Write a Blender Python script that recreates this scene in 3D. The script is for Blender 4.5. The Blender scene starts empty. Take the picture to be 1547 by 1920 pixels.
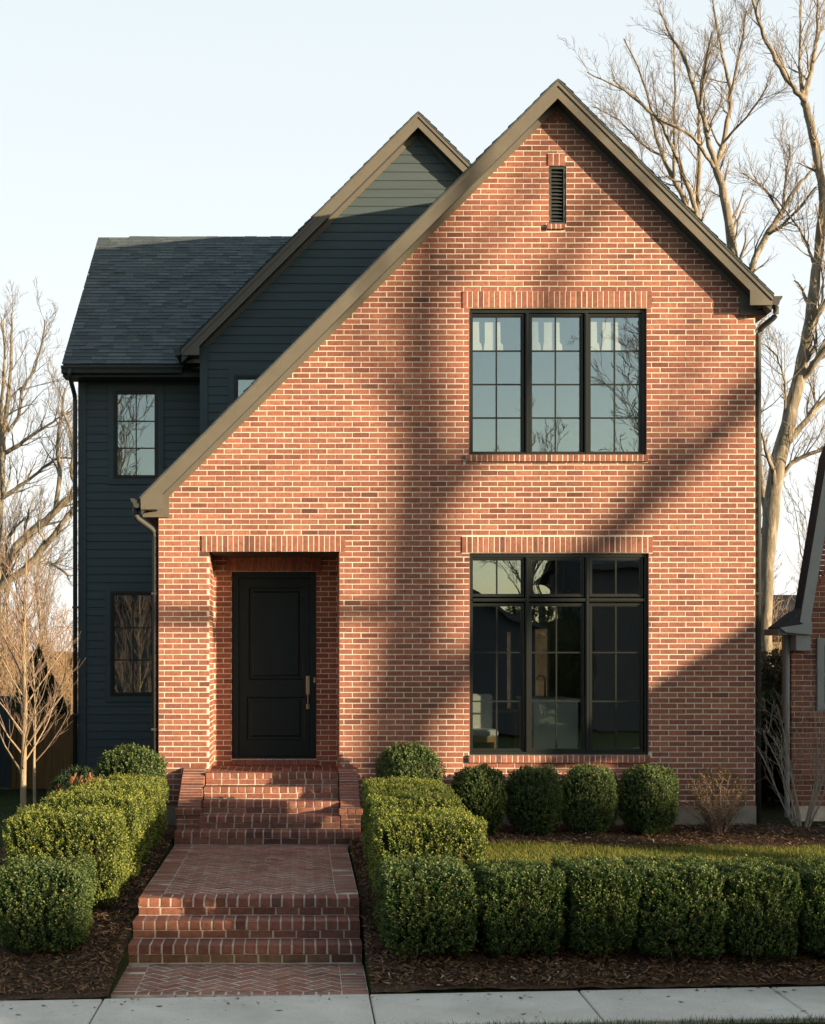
import bpy, math, random
import numpy as np
from mathutils import Vector, noise as mnoise
R = math.radians
SC = bpy.context.scene
COL = SC.collection
# ------------------------------------------------------------------ helpers
def tag(o, label=None, cat=None, group=None, kind=None):
    if label: o['label'] = label
    if cat: o['category'] = cat
    if group: o['group'] = group
    if kind: o['kind'] = kind
    return o

def empty(name, loc=(0, 0, 0), **k):
    o = bpy.data.objects.new(name, None); COL.objects.link(o)
    o.location = loc; o.empty_display_size = .2
    return tag(o, **k)

def npmesh(name, V, F, cols=None, mats=(), midx=None, smooth=False):
    """V (n,3); F list of (array (m,k)) ; cols (nfaces,3)"""
    V = np.asarray(V, dtype=np.float32).reshape(-1, 3)
    Fs = F if isinstance(F, list) and not isinstance(F[0], tuple) else [F]
    Fs = [np.asarray(f, dtype=np.int32) for f in Fs if len(f)]
    me = bpy.data.meshes.new(name)
    me.vertices.add(len(V)); me.vertices.foreach_set('co', V.ravel())
    nl = sum(f.size for f in Fs); nf = sum(len(f) for f in Fs)
    me.loops.add(nl); me.polygons.add(nf)
    me.loops.foreach_set('vertex_index', np.concatenate([f.ravel() for f in Fs]))
    tot = np.concatenate([np.full(len(f), f.shape[1], dtype=np.int32) for f in Fs])
    st = np.concatenate([[0], np.cumsum(tot)[:-1]]).astype(np.int32)
    me.polygons.foreach_set('loop_start', st)
    try: me.polygons.foreach_set('loop_total', tot)
    except Exception: pass
    for m in mats: me.materials.append(m)
    if midx is not None: me.polygons.foreach_set('material_index', np.asarray(midx, dtype=np.int32))
    me.polygons.foreach_set('use_smooth', np.full(nf, bool(smooth)))
    me.update(calc_edges=True)
    if cols is not None:
        cols = np.asarray(cols, dtype=np.float32).reshape(-1, 3)
        a = me.attributes.new('Col', 'FLOAT_COLOR', 'FACE')
        a.data.foreach_set('color', np.hstack([cols, np.ones((len(cols), 1), np.float32)]).ravel())
    me.validate()
    return me

def link(name, me, parent=None):
    o = bpy.data.objects.new(name, me); COL.objects.link(o)
    if parent: o.parent = parent
    return o

class MB:
    def __init__(s): s.v = []; s.f = []; s.c = []; s.m = []
    def face(s, pts, col=(1, 1, 1), m=0):
        n = len(s.v); s.v.extend(pts); s.f.append(tuple(range(n, n + len(pts)))); s.c.append(col); s.m.append(m)
    def add(s, pts, faces, col=(1, 1, 1), m=0):
        n = len(s.v); s.v.extend(pts)
        for f in faces: s.f.append(tuple(n + i for i in f)); s.c.append(col); s.m.append(m)
    def box(s, x0, x1, y0, y1, z0, z1, col=(1, 1, 1), m=0, skip=()):
        P = [(x0, y0, z0), (x1, y0, z0), (x1, y1, z0), (x0, y1, z0), (x0, y0, z1), (x1, y0, z1), (x1, y1, z1), (x0, y1, z1)]
        F = {'bot': (0, 3, 2, 1), 'top': (4, 5, 6, 7), 'front': (0, 1, 5, 4), 'right': (1, 2, 6, 5), 'back': (2, 3, 7, 6), 'left': (3, 0, 4, 7)}
        s.add(P, [F[k] for k in F if k not in skip], col, m)
    def cbox(s, x0, x1, y0, y1, z0, z1, c=.005, col=(1, 1, 1), m=0, T=None, jit=0, rng=None):
        """box with all edges chamfered"""
        xs, ys, zs = (x0, x1), (y0, y1), (z0, z1); P = []; idx = {}
        for i in (0, 1):
            for j in (0, 1):
                for k in (0, 1):
                    jx, jy, jz = (rng.uniform(-jit, jit) for _ in range(3)) if jit else (0, 0, 0)
                    sx, sy, sz = (1 if i == 0 else -1), (1 if j == 0 else -1), (1 if k == 0 else -1)
                    X, Y, Z = xs[i] + jx, ys[j] + jy, zs[k] + jz
                    idx[i, j, k, 0] = len(P); P.append((X, Y + sy * c, Z + sz * c))
                    idx[i, j, k, 1] = len(P); P.append((X + sx * c, Y, Z + sz * c))
                    idx[i, j, k, 2] = len(P); P.append((X + sx * c, Y + sy * c, Z))
        if T: P = [T(*p) for p in P]
        F = []
        F.append([idx[0, 0, 0, 0], idx[0, 0, 1, 0], idx[0, 1, 1, 0], idx[0, 1, 0, 0]])
        F.append([idx[1, 0, 0, 0], idx[1, 1, 0, 0], idx[1, 1, 1, 0], idx[1, 0, 1, 0]])
        F.append([idx[0, 0, 0, 1], idx[1, 0, 0, 1], idx[1, 0, 1, 1], idx[0, 0, 1, 1]])
        F.append([idx[0, 1, 0, 1], idx[0, 1, 1, 1], idx[1, 1, 1, 1], idx[1, 1, 0, 1]])
        F.append([idx[0, 0, 0, 2], idx[0, 1, 0, 2], idx[1, 1, 0, 2], idx[1, 0, 0, 2]])
        F.append([idx[0, 0, 1, 2], idx[1, 0, 1, 2], idx[1, 1, 1, 2], idx[0, 1, 1, 2]])
        for i in (0, 1):
            for j in (0, 1):
                q = [idx[i, j, 0, 0], idx[i, j, 1, 0], idx[i, j, 1, 1], idx[i, j, 0, 1]]
                F.append(q if i == j else q[::-1])
            for k in (0, 1):
                q = [idx[i, 0, k, 0], idx[i, 0, k, 2], idx[i, 1, k, 2], idx[i, 1, k, 0]]
                F.append(q if i == k else q[::-1])
        for j in (0, 1):
            for k in (0, 1):
                q = [idx[0, j, k, 1], idx[1, j, k, 1], idx[1, j, k, 2], idx[0, j, k, 2]]
                F.append(q if j != k else q[::-1])
        for i in (0, 1):
            for j in (0, 1):
                for k in (0, 1):
                    F.append([idx[i, j, k, 0], idx[i, j, k, 1], idx[i, j, k, 2]])
        s.add(P, F, col, m)
    def prism(s, poly, y0, y1, col=(1, 1, 1), m=0):
        """poly of (x,z) extruded along y"""
        n = len(poly); P = [(x, y0, z) for x, z in poly] + [(x, y1, z) for x, z in poly]
        F = [tuple(range(n)), tuple(range(2 * n - 1, n - 1, -1))] + [(i, i + n, (i + 1) % n + n, (i + 1) % n) for i in range(n)]
        s.add(P, F, col, m)
    def prismx(s, poly, x0, x1, col=(1, 1, 1), m=0):
        """poly of (y,z) extruded along x"""
        n = len(poly); P = [(x0, y, z) for y, z in poly] + [(x1, y, z) for y, z in poly]
        F = [tuple(range(n)), tuple(range(2 * n - 1, n - 1, -1))] + [(i, i + n, (i + 1) % n + n, (i + 1) % n) for i in range(n)]
        s.add(P, F, col, m)
    def tube(s, pts, r, k=10, col=(1, 1, 1), m=0, cap=True):
        rr = r if isinstance(r, (list, tuple)) else [r] * len(pts)
        n0 = len(s.v); P = []
        for i, p in enumerate(pts):
            a = Vector(pts[max(i - 1, 0)]); b = Vector(pts[min(i + 1, len(pts) - 1)])
            t = (b - a).normalized(); ref = Vector((0, 0, 1)) if abs(t.z) < .9 else Vector((1, 0, 0))
            u = t.cross(ref).normalized(); w = t.cross(u)
            for j in range(k):
                an = 2 * math.pi * j / k
                q = Vector(p) + rr[i] * (math.cos(an) * u + math.sin(an) * w); P.append(tuple(q))
        F = []
        for i in range(len(pts) - 1):
            for j in range(k):
                F.append((i * k + j, i * k + (j + 1) % k, (i + 1) * k + (j + 1) % k, (i + 1) * k + j))
        if cap: F.append(tuple(range(k))[::-1]); F.append(tuple((len(pts) - 1) * k + j for j in range(k)))
        s.add(P, F, col, m)
    def build(s, name, mats, parent=None, smooth=False, recalc=False):
        mats = mats if isinstance(mats, (list, tuple)) else [mats]
        me = bpy.data.meshes.new(name); me.from_pydata(s.v, [], s.f)
        for m in mats: me.materials.append(m)
        me.polygons.foreach_set('material_index', s.m)
        me.polygons.foreach_set('use_smooth', [smooth] * len(s.f))
        a = me.attributes.new('Col', 'FLOAT_COLOR', 'FACE')
        c = np.ones((len(s.c), 4), np.float32); c[:, :3] = np.array(s.c, np.float32).reshape(-1, 3); a.data.foreach_set('color', c.ravel())
        me.validate(); me.update()
        if recalc:
            import bmesh
            bm = bmesh.new(); bm.from_mesh(me); bmesh.ops.recalc_face_normals(bm, faces=bm.faces); bm.to_mesh(me); bm.free()
        return link(name, me, parent)

# pixel -> world for setting out real positions (camera 18 m in front of the facade, eye level z = 2.1)
CAMY, EYE, FPX, VX, VY = -18.0, 2.1, 2700.0, 565.0, 1235.0
def P3(px, py, Y):
    s = FPX / (Y - CAMY)
    return (VX * 0 + (px - VX) / s, Y, EYE - (py - VY) / s)
def fx(x): return (x - 565) / 150.
def fz(y): return 2.1 + (1235 - y) / 150.

# ------------------------------------------------------------------ materials
def mat(name):
    m = bpy.data.materials.new(name); m.use_nodes = True
    nt = m.node_tree; b = nt.nodes['Principled BSDF']; return m, nt, b
def N(nt, t, **k):
    n = nt.nodes.new(t)
    for a, v in k.items():
        if a in n.inputs.keys() if hasattr(n.inputs, 'keys') else False: n.inputs[a].default_value = v
        else: setattr(n, a, v)
    return n
def ramp(nt, fac, stops):
    r = nt.nodes.new('ShaderNodeValToRGB'); e = r.color_ramp.elements
    while len(e) < len(stops): e.new(.5)
    for i, (p, c) in enumerate(stops): e[i].position = p; e[i].color = (c[0], c[1], c[2], 1) if hasattr(c, '__len__') else (c, c, c, 1)
    nt.links.new(fac, r.inputs[0]); return r.outputs[0]
def noise(nt, scale, detail=4, rough=.55, vec=None, dist=0):
    n = nt.nodes.new('ShaderNodeTexNoise'); n.inputs['Scale'].default_value = scale; n.inputs['Detail'].default_value = detail
    n.inputs['Roughness'].default_value = rough; n.inputs['Distortion'].default_value = dist
    if vec is not None: nt.links.new(vec, n.inputs['Vector'])
    return n.outputs['Fac']
def objco(nt, scale=(1, 1, 1)):
    g = nt.nodes.new('ShaderNodeTexCoord'); mp = nt.nodes.new('ShaderNodeMapping'); mp.inputs['Scale'].default_value = scale
    nt.links.new(g.outputs['Object'], mp.inputs[0]); return mp.outputs[0]
def mul(nt, a, b, fac=1.0, mode='MULTIPLY'):
    m = nt.nodes.new('ShaderNodeMixRGB'); m.blend_type = mode; m.inputs[0].default_value = fac
    for i, x in ((1, a), (2, b)):
        if hasattr(x, 'is_output') or isinstance(x, bpy.types.NodeSocket): nt.links.new(x, m.inputs[i])
        else: m.inputs[i].default_value = (x[0], x[1], x[2], 1)
    return m.outputs[0]
def attr(nt):
    a = nt.nodes.new('ShaderNodeAttribute'); a.attribute_name = 'Col'; return a.outputs['Color']
def bump(nt, b, h, strength=.3, dist=.01):
    n = nt.nodes.new('ShaderNodeBump'); n.inputs['Strength'].default_value = strength; n.inputs['Distance'].default_value = dist
    nt.links.new(h, n.inputs['Height']); nt.links.new(n.outputs[0], b.inputs['Normal'])
def simple(name, base, rough=.7, spec=.3, nscale=6, namt=.15, bstr=0, bscale=60, metallic=0, useattr=False, cscale=(1, 1, 1)):
    m, nt, b = mat(name); co = objco(nt, cscale)
    f = noise(nt, nscale, 5, .6, co)
    c = mul(nt, base, ramp(nt, f, [(.25, 1 - namt), (.75, 1 + namt)]))
    if useattr: c = mul(nt, c, attr(nt))
    nt.links.new(c, b.inputs['Base Color']); b.inputs['Roughness'].default_value = rough
    b.inputs['Specular IOR Level'].default_value = spec; b.inputs['Metallic'].default_value = metallic
    if bstr: bump(nt, b, noise(nt, bscale, 4, .6, co), bstr, .004)
    return m

def brick_mat():
    m, nt, b = mat('brick'); co = objco(nt, (1, 1, 1)); st = objco(nt, (10, 10, 60))
    c = attr(nt)
    c = mul(nt, c, ramp(nt, noise(nt, 22, 6, .7, co), [(.28, .62), (.5, 1.0), (.75, 1.28)]))
    c = mul(nt, c, ramp(nt, noise(nt, 1.1, 4, .6, co), [(.3, .80), (.7, 1.12)]))
    c = mul(nt, c, ramp(nt, noise(nt, .45, 5, .7, co), [(.35, .86), (.65, 1.08)]))
    # pale mortar smear patches
    sm = ramp(nt, noise(nt, 5, 7, .75, co), [(.62, 0), (.78, 1)])
    mx = nt.nodes.new('ShaderNodeMixRGB'); nt.links.new(mulv(nt, sm, .35), mx.inputs[0]); nt.links.new(c, mx.inputs[1]); mx.inputs[2].default_value = (.52, .38, .30, 1)
    nt.links.new(mx.outputs[0], b.inputs['Base Color']); b.inputs['Roughness'].default_value = .88; b.inputs['Specular IOR Level'].default_value = .2
    bump(nt, b, noise(nt, 90, 6, .7, co), .5, .004)
    return m
def mulv(nt, a, k):
    n = nt.nodes.new('ShaderNodeMath'); n.operation = 'MULTIPLY'; nt.links.new(a, n.inputs[0]); n.inputs[1].default_value = k; return n.outputs[0]

M = {}
M['brick'] = brick_mat()
M['mortar'] = simple('mortar', (.68, .60, .50), .95, .1, 9, .12, .5, 150)
M['mortar_dark'] = simple('mortar_weathered', (.58, .50, .41), .95, .1, 7, .35, .5, 120)
M['siding'] = simple('siding_paint', (.064, .088, .095), .6, .3, 3, .10, .25, 180, useattr=True, cscale=(.4, 1, 6))
M['trim'] = simple('trim_paint', (.136, .122, .097), .55, .35, 4, .10, .15, 140, cscale=(1, 1, 1))
M['trim_dark'] = simple('trim_dark_paint', (.050, .058, .060), .5, .35, 4, .10, .1, 140)
M['gutter'] = simple('gutter_metal', (.050, .050, .046), .6, .35, 3, .12, 0)
M['frame'] = simple('window_frame_paint', (.013, .016, .015), .38, .4, 5, .15, 0)
M['door'] = simple('door_paint', (.006, .014, .016), .5, .3, 5, .12, .08, 90)
M['shingle'] = simple('asphalt_shingle', (.088, .108, .115), .95, .15, 40, .30, .6, 260, useattr=True)
M['concrete'] = None
M['footing'] = simple('weathered_footing', (.30, .27, .23), .95, .1, 5, .3, .5, 60)
M['brass'] = simple('aged_nickel', (.45, .40, .30), .3, .5, 8, .1, 0, metallic=1.0)
M['dark_room'] = simple('interior_wall_paint', (.30, .28, .23), .9, .1, 2, .05)
M['room_floor'] = simple('interior_floor', (.10, .07, .045), .5, .3, 6, .25, cscale=(.3, 3, 1))
M['white'] = simple('white_lacquer', (.74, .76, .72), .5, .4, 5, .05)
M['shade'] = simple('pale_shade_fabric', (.85, .83, .78), .9, .1, 5, .05)
M['wood'] = simple('pale_wood', (.36, .22, .10), .6, .3, 5, .25, .2, 60, cscale=(1, 8, 8))
M['fence'] = simple('cedar_fence', (.22, .12, .045), .8, .2, 4, .3, .4, 60, cscale=(8, 8, .6))
M['fence_grey'] = simple('painted_panel_grey', (.07, .09, .10), .7, .2, 4, .2)
M['nb_white'] = simple('neighbour_white_trim', (.27, .29, .30), .6, .3, 4, .1)
M['stucco'] = simple('tan_render', (.42, .33, .22), .9, .1, 3, .15)
M['nroof'] = simple('neighbour_roof', (.045, .048, .055), .95, .1, 20, .3, .4, 200)
M['asphalt'] = simple('asphalt', (.05, .05, .052), .95, .1, 12, .25, .5, 180)

def concrete_mat():
    m, nt, b = mat('sidewalk_concrete'); co = objco(nt)
    c = mul(nt, (.68, .645, .57), ramp(nt, noise(nt, 1.3, 7, .7, co), [(.3, .76), (.7, 1.12)]))
    c = mul(nt, c, ramp(nt, noise(nt, 45, 5, .75, co), [(.3, .86), (.7, 1.1)]))
    c = mul(nt, c, ramp(nt, noise(nt, 16, 2, .5, co), [(.22, .55), (.30, 1)]))
    nt.links.new(c, b.inputs['Base Color']); b.inputs['Roughness'].default_value = .9; b.inputs['Specular IOR Level'].default_value = .2
    bump(nt, b, noise(nt, 140, 5, .7, co), .5, .004); return m
M['concrete'] = concrete_mat()

def mulch_mat():
    m, nt, b = mat('mulch_soil'); co = objco(nt)
    c = ramp(nt, noise(nt, 26, 6, .75, co, 1.0), [(.3, (.03, .019, .013)), (.5, (.095, .06, .040)), (.68, (.19, .12, .075)), (.8, (.30, .20, .13))])
    nt.links.new(c, b.inputs['Base Color']); b.inputs['Roughness'].default_value = .95; b.inputs['Specular IOR Level'].default_value = .1
    bump(nt, b, noise(nt, 38, 6, .75, co, 1.0), 1.0, .03); return m
M['mulch'] = mulch_mat()
def soil_mat():
    m, nt, b = mat('lawn_ground'); co = objco(nt)
    c = ramp(nt, noise(nt, 12, 6, .7, co), [(.3, (.02, .028, .010)), (.55, (.045, .06, .02)), (.75, (.085, .09, .035))])
    c = mul(nt, c, ramp(nt, noise(nt, .5, 4, .6, co), [(.3, .75), (.7, 1.25)]))
    nt.links.new(c, b.inputs['Base Color']); b.inputs['Roughness'].default_value = .95; b.inputs['Specular IOR Level'].default_value = .1
    bump(nt, b, noise(nt, 60, 6, .8, co), 1.0, .03); return m
M['lawn'] = soil_mat()

def leafmat(name, trans=.3, rough=.5, spec=.35):
    m, nt, b = mat(name); c = attr(nt)
    nt.links.new(c, b.inputs['Base Color']); b.inputs['Roughness'].default_value = rough; b.inputs['Specular IOR Level'].default_value = spec
    t = nt.nodes.new('ShaderNodeBsdfTranslucent'); nt.links.new(mul(nt, c, (1.3, 1.3, .6)), t.inputs['Color'])
    mx = nt.nodes.new('ShaderNodeMixShader'); mx.inputs[0].default_value = trans
    nt.links.new(b.outputs[0], mx.inputs[1]); nt.links.new(t.outputs[0], mx.inputs[2])
    nt.links.new(mx.outputs[0], nt.nodes['Material Output'].inputs['Surface']); return m
M['leaf'] = leafmat('boxwood_leaf', .22)
M['grass'] = leafmat('grass_blade', .3, .6, .2)
M['chip'] = leafmat('wood_chip', .05, .9, .1)
M['core'] = simple('inner_shade_fill', (.030, .034, .014), .95, .1, 30, .5, .8, 40)  # near-black fill colour paints the shade deep inside the shrubs
def bark_mat(name, a, c_, sc=14):
    m, nt, b = mat(name); co = objco(nt, (1, 1, .25))
    c = ramp(nt, noise(nt, sc, 7, .7, co, .6), [(.28, [x * .45 for x in a]), (.5, a), (.72, c_)])
    nt.links.new(c, b.inputs['Base Color']); b.inputs['Roughness'].default_value = .92; b.inputs['Specular IOR Level'].default_value = .15
    bump(nt, b, noise(nt, sc * 1.6, 6, .75, co, .6), .9, .03); return m
M['bark'] = bark_mat('pale_bark', (.24, .205, .155), (.46, .41, .33), 9)
M['bark_small'] = bark_mat('smooth_bark', (.40, .31, .20), (.52, .42, .29), 30)
M['twig'] = simple('twig_bark', (.215, .175, .135), .9, .15, 8, .3)
M['twig_red'] = simple('reddish_twig_bark', (.27, .19, .145), .85, .2, 8, .35)
M['twig_grey'] = simple('grey_twig_bark', (.30, .26, .21), .85, .2, 12, .3)

def glass_mat(name, fac=.22, tint=(.91, .94, .92), refl=(.90, .97, .97)):
    m = bpy.data.materials.new(name); m.use_nodes = True; nt = m.node_tree; nt.nodes.clear()
    o = nt.nodes.new('ShaderNodeOutputMaterial'); g = nt.nodes.new('ShaderNodeBsdfGlossy'); t = nt.nodes.new('ShaderNodeBsdfTransparent')
    g.inputs['Roughness'].default_value = .0; g.inputs['Color'].default_value = (*refl, 1); t.inputs['Color'].default_value = (*tint, 1)
    mx = nt.nodes.new('ShaderNodeMixShader'); fr = nt.nodes.new('ShaderNodeFresnel'); fr.inputs[0].default_value = 1.5
    ad = nt.nodes.new('ShaderNodeMath'); ad.operation = 'ADD'; ad.inputs[1].default_value = fac; ad.use_clamp = True
    gm = nt.nodes.new('ShaderNodeNewGeometry'); sb = nt.nodes.new('ShaderNodeMath'); sb.operation = 'SUBTRACT'; sb.inputs[0].default_value = 1; nt.links.new(gm.outputs['Backfacing'], sb.inputs[1]); ml = nt.nodes.new('ShaderNodeMath'); ml.operation = 'MULTIPLY'; nt.links.new(sb.outputs[0], ml.inputs[0]); nt.links.new(fr.outputs[0], ml.inputs[1]); nt.links.new(ml.outputs[0], ad.inputs[0]); nt.links.new(ad.outputs[0], mx.inputs[0])
    nt.links.new(t.outputs[0], mx.inputs[1]); nt.links.new(g.outputs[0], mx.inputs[2]); nt.links.new(mx.outputs[0], o.inputs[0])
    co = objco(nt); bn = nt.nodes.new('ShaderNodeBump'); bn.inputs['Strength'].default_value = .12; bn.inputs['Distance'].default_value = .01
    nt.links.new(noise(nt, 2.2, 1, .4, co), bn.inputs['Height']); nt.links.new(bn.outputs[0], g.inputs['Normal'])
    return m
M['glass'] = glass_mat('window_glass', .25)

# ------------------------------------------------------------------ brick laying
BL, BH, JT = .2032, .0677, .0105
PAL = [(.338, .138, .095), (.31, .125, .089), (.358, .152, .105), (.29, .117, .087), (.378, .164, .110), (.24, .102, .080), (.185, .086, .070), (.325, .140, .100)]
PALW = [5, 5, 5, 4, 2, 1.6, .5, 3]
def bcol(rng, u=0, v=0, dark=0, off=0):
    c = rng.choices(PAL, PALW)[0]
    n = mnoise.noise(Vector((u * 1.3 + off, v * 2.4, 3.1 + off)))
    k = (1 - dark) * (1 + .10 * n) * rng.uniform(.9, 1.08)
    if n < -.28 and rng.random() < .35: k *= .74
    return (c[0] * k, c[1] * k, c[2] * k)

def lay(mb, T, u0, u1, v0, v1, holes=(), ul=None, ur=None, rng=None, vbase=None, depth=.09, offs=0, dark=0):
    """running bond in the (u,v) plane; T(u,v,w) -> world, w outward"""
    rng = rng or random.Random(5); vb = v0 if vbase is None else vbase
    row = int(math.floor((v0 - vb) / BH + 1e-6))
    while vb + row * BH < v1 - .012:
        za, zb = max(vb + row * BH, v0), min(vb + (row + 1) * BH - JT, v1)
        if zb - za > .012:
            a = ul((za + zb) / 2) if ul else u0; b = ur((za + zb) / 2) if ur else u1
            a, b = max(a, u0), min(b, u1)
            cells = [(a, b, za, zb)]
            for (h0, h1, g0, g1) in holes:
                if g1 <= za + .004 or g0 >= zb - .004: continue
                nc = []
                for (p, q, r_, s_) in cells:
                    if h1 <= p or h0 >= q: nc.append((p, q, r_, s_)); continue
                    if h0 - p > .02: nc.append((p, h0, r_, s_))
                    if q - h1 > .02: nc.append((h1, q, r_, s_))
                    if g0 - r_ > .02: nc.append((max(p, h0), min(q, h1), r_, g0 - .006))
                    if s_ - g1 > .02: nc.append((max(p, h0), min(q, h1), g1 + .006, s_))
                cells = nc
            st = (.5 if row % 2 else 0) * (BL + JT) + offs
            for (p, q, r_, s_) in cells:
                k = math.floor((p - st) / (BL + JT))
                while st + k * (BL + JT) < q:
                    x0 = st + k * (BL + JT) + JT * .5; x1 = x0 + BL
                    x0 += rng.uniform(-.0018, .0018); x1 += rng.uniform(-.0018, .0018)
                    x0, x1 = max(x0, p), min(x1, q); k += 1
                    if x1 - x0 < .022: continue
                    w = rng.uniform(-.0012, .0022); dz = rng.uniform(-.0012, .0012)
                    mb_brick(mb, T, x0, x1, r_ + dz, s_ + dz, w, depth, bcol(rng, x0, r_, dark, offs))
        row += 1
def mb_brick(mb, T, x0, x1, z0, z1, w, depth, col, e=.0024):
    P = [T(x0, z0, w - e), T(x1, z0, w - e), T(x1, z1, w - e), T(x0, z1, w - e),
         T(x0 + e, z0 + e, w), T(x1 - e, z0 + e, w), T(x1 - e, z1 - e, w), T(x0 + e, z1 - e, w),
         T(x0, z0, -depth), T(x1, z0, -depth), T(x1, z1, -depth), T(x0, z1, -depth)]
    mb.add(P, [(4, 5, 6, 7), (0, 1, 5, 4), (1, 2, 6, 5), (2, 3, 7, 6), (3, 0, 4, 7), (8, 9, 1, 0), (9, 10, 2, 1), (10, 11, 3, 2), (11, 8, 0, 3)], col, 0)
def soldier(mb, T, u0, u1, v0, v1, rng, proj=.012, depth=.08, unit=.0677, dark=0):
    n = max(1, round((u1 - u0 + JT) / unit)); pitch = (u1 - u0 + JT) / n
    for i in range(n):
        a = u0 + i * pitch + rng.uniform(-.001, .001); b = a + pitch - JT
        mb_brick(mb, T, a, b, v0 + .003, v1 - .003, proj + rng.uniform(-.0015, .0015), depth, bcol(rng, a * 3, v0, dark, 7))
def slabs(mb, T, u0, u1, v0, v1, holes, w0, w1, col=(1, 1, 1), m=1, ul=None, ur=None, zx=()):
    """mortar body behind the bricks, with true openings"""
    zs = sorted(set([v0, v1] + list(zx) + [z for h in holes for z in (h[2], h[3]) if v0 < z < v1]))
    for za, zb in zip(zs[:-1], zs[1:]):
        hs = sorted([(h[0], h[1]) for h in holes if h[2] < (za + zb) / 2 < h[3]])
        la, lb = (ul(za), ul(zb)) if ul else (u0, u0); ra, rb = (ur(za), ur(zb)) if ur else (u1, u1)
        la, lb, ra, rb = max(la, u0), max(lb, u0), min(ra, u1), min(rb, u1)
        edges = [(la, lb)]
        for (a, b) in hs: edges += [(a, a), (b, b)]
        edges.append((ra, rb))
        for i in range(0, len(edges), 2):
            (a0, a1), (b0, b1) = edges[i], edges[i + 1]
            if max(b0 - a0, b1 - a1) < .004: continue
            P = [T(a0, za, w1), T(b0, za, w1), T(b1, zb, w1), T(a1, zb, w1), T(a0, za, w0), T(b0, za, w0), T(b1, zb, w0), T(a1, zb, w0)]
            mb.add(P, [(0, 1, 2, 3), (7, 6, 5, 4), (0, 4, 5, 1), (1, 5, 6, 2), (2, 6, 7, 3), (3, 7, 4, 0)], col, m)
EXPO = 1.27
# ================================================================== THE BRICK HOUSE
rng = random.Random(11)
house = empty('brick_house', (0, 0, 0), label='steep gabled red brick house with dark siding wing and black framed windows', cat='house')
TF = lambda u, v, w: (u, -w, v)
WL, WR, ZB = -1.787, 5.680, .262
UP = (fx(880), fx(1212), fz(852), fz(579))
LO = (fx(881), fx(1216), fz(1415), fz(1038))
DR = (-1.153, .473, .69, 3.433)
VT = (fx(1030), fx(1061), fz(420), fz(312))
ulf = lambda z: max(WL, z - 5.870)
urf = lambda z: min(WR, 12.198 - z)
lint = [(fx(867), fx(1222), fz(577.5), fz(546)), (fx(866), fx(1224), fz(1036.5), fz(1006)), (fx(378), fx(648), fz(1034.5), fz(1004)), (fx(1027), fx(1059), fz(311), fz(288))]
sills = [(fx(873), fx(1215), fz(866), fz(852.5)), (fx(878), fx(1218), fz(1430), fz(1415.5)), (fx(1024), fx(1060), fz(431), fz(420.5))]
bh = [(a, b, c, d) for (a, b, c, d) in (UP, LO, DR, VT)] + lint + sills
bh = [(a, b, c - .004, d + .004) if i >= 4 else (a, b, c, d) for i, (a, b, c, d) in enumerate(bh)]
w = MB()
lay(w, TF, WL, WR, ZB, 8.98, bh, ulf, urf, rng, vbase=ZB)
e = .006
slabs(w, TF, WL + .006, WR - .006, ZB, 9.02, [(a - e, b + e, c - e, d + e) for (a, b, c, d) in (UP, LO, DR, VT)], -.095, -.0024, zx=(4.083, 6.518), ul=lambda z: max(WL + .006, z - 5.870), ur=lambda z: min(WR - .006, 12.198 - z))
TRt = lambda u, v, w_: (WR + w_, u, v)
lay(w, TRt, .1, 6.2, ZB, 6.5, (), rng=rng, vbase=ZB, offs=.03); slabs(w, TRt, .096, 6.2, ZB, 6.5, [], -.09, -.0026)
TLf = lambda u, v, w_: (WL - w_, u, v)
lay(w, TLf, .1, 4.9, ZB, 4.08, (), rng=rng, vbase=ZB, offs=.05); slabs(w, TLf, .096, 4.9, ZB, 4.08, [], -.09, -.0026)
# rear wall with openings toward the garden
slabs(w, lambda u, v, w_: (u, 6.2 - w_, v), WL, WR, ZB, 9.0, [(3.43, 3.52, 1.2, 2.55), (3.66, 3.78, 1.2, 2.55), (3.90, 4.14, 1.2, 2.60)], -.09, .0, ul=ulf, ur=urf)
# small soldier bricks in the peak
w.build('wall', [M['brick'], M['mortar']], house)
# porch recess
p = MB()
TB = lambda u, v, w_: (u, 1.0 - w_, v)
dd = (-.915, .197, .777, 3.247)
dl = (-.985, .265, 3.252, 3.45)
lay(p, TB, DR[0] - .01, DR[1] + .01, .69, 3.47, [dd, (dd[0], dd[1], .69, .777), dl], rng=rng, vbase=.69, depth=.08, offs=.04)
soldier(p, TB, dl[0], dl[1], dl[2], dl[3], rng); soldier(p, TB, dd[0], dd[1], .692, .772, rng, proj=.02)
slabs(p, TB, DR[0] - .01, DR[1] + .01, .69, 3.47, [(dd[0] - .005, dd[1] + .005, .777, 3.25)], -.1, -.0026)
TJL = lambda u, v, w_: (DR[0] + w_, u, v); TJR = lambda u, v, w_: (DR[1] - w_, u, v)
for T_ in (TJL, TJR):
    lay(p, T_, .096, .998, .69, 3.44, (), rng=rng, vbase=ZB + 6 * BH + .02, offs=.1, depth=.07); slabs(p, T_, .0955, 1.0, .69, 3.45, [], -.08, -.0026)
p.box(DR[0] - .02, DR[1] + .02, .0, 1.1, 3.437, 3.50, m=2)
p.build('porch_recess', [M['brick'], M['mortar'], M['trim_dark']], house)
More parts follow.
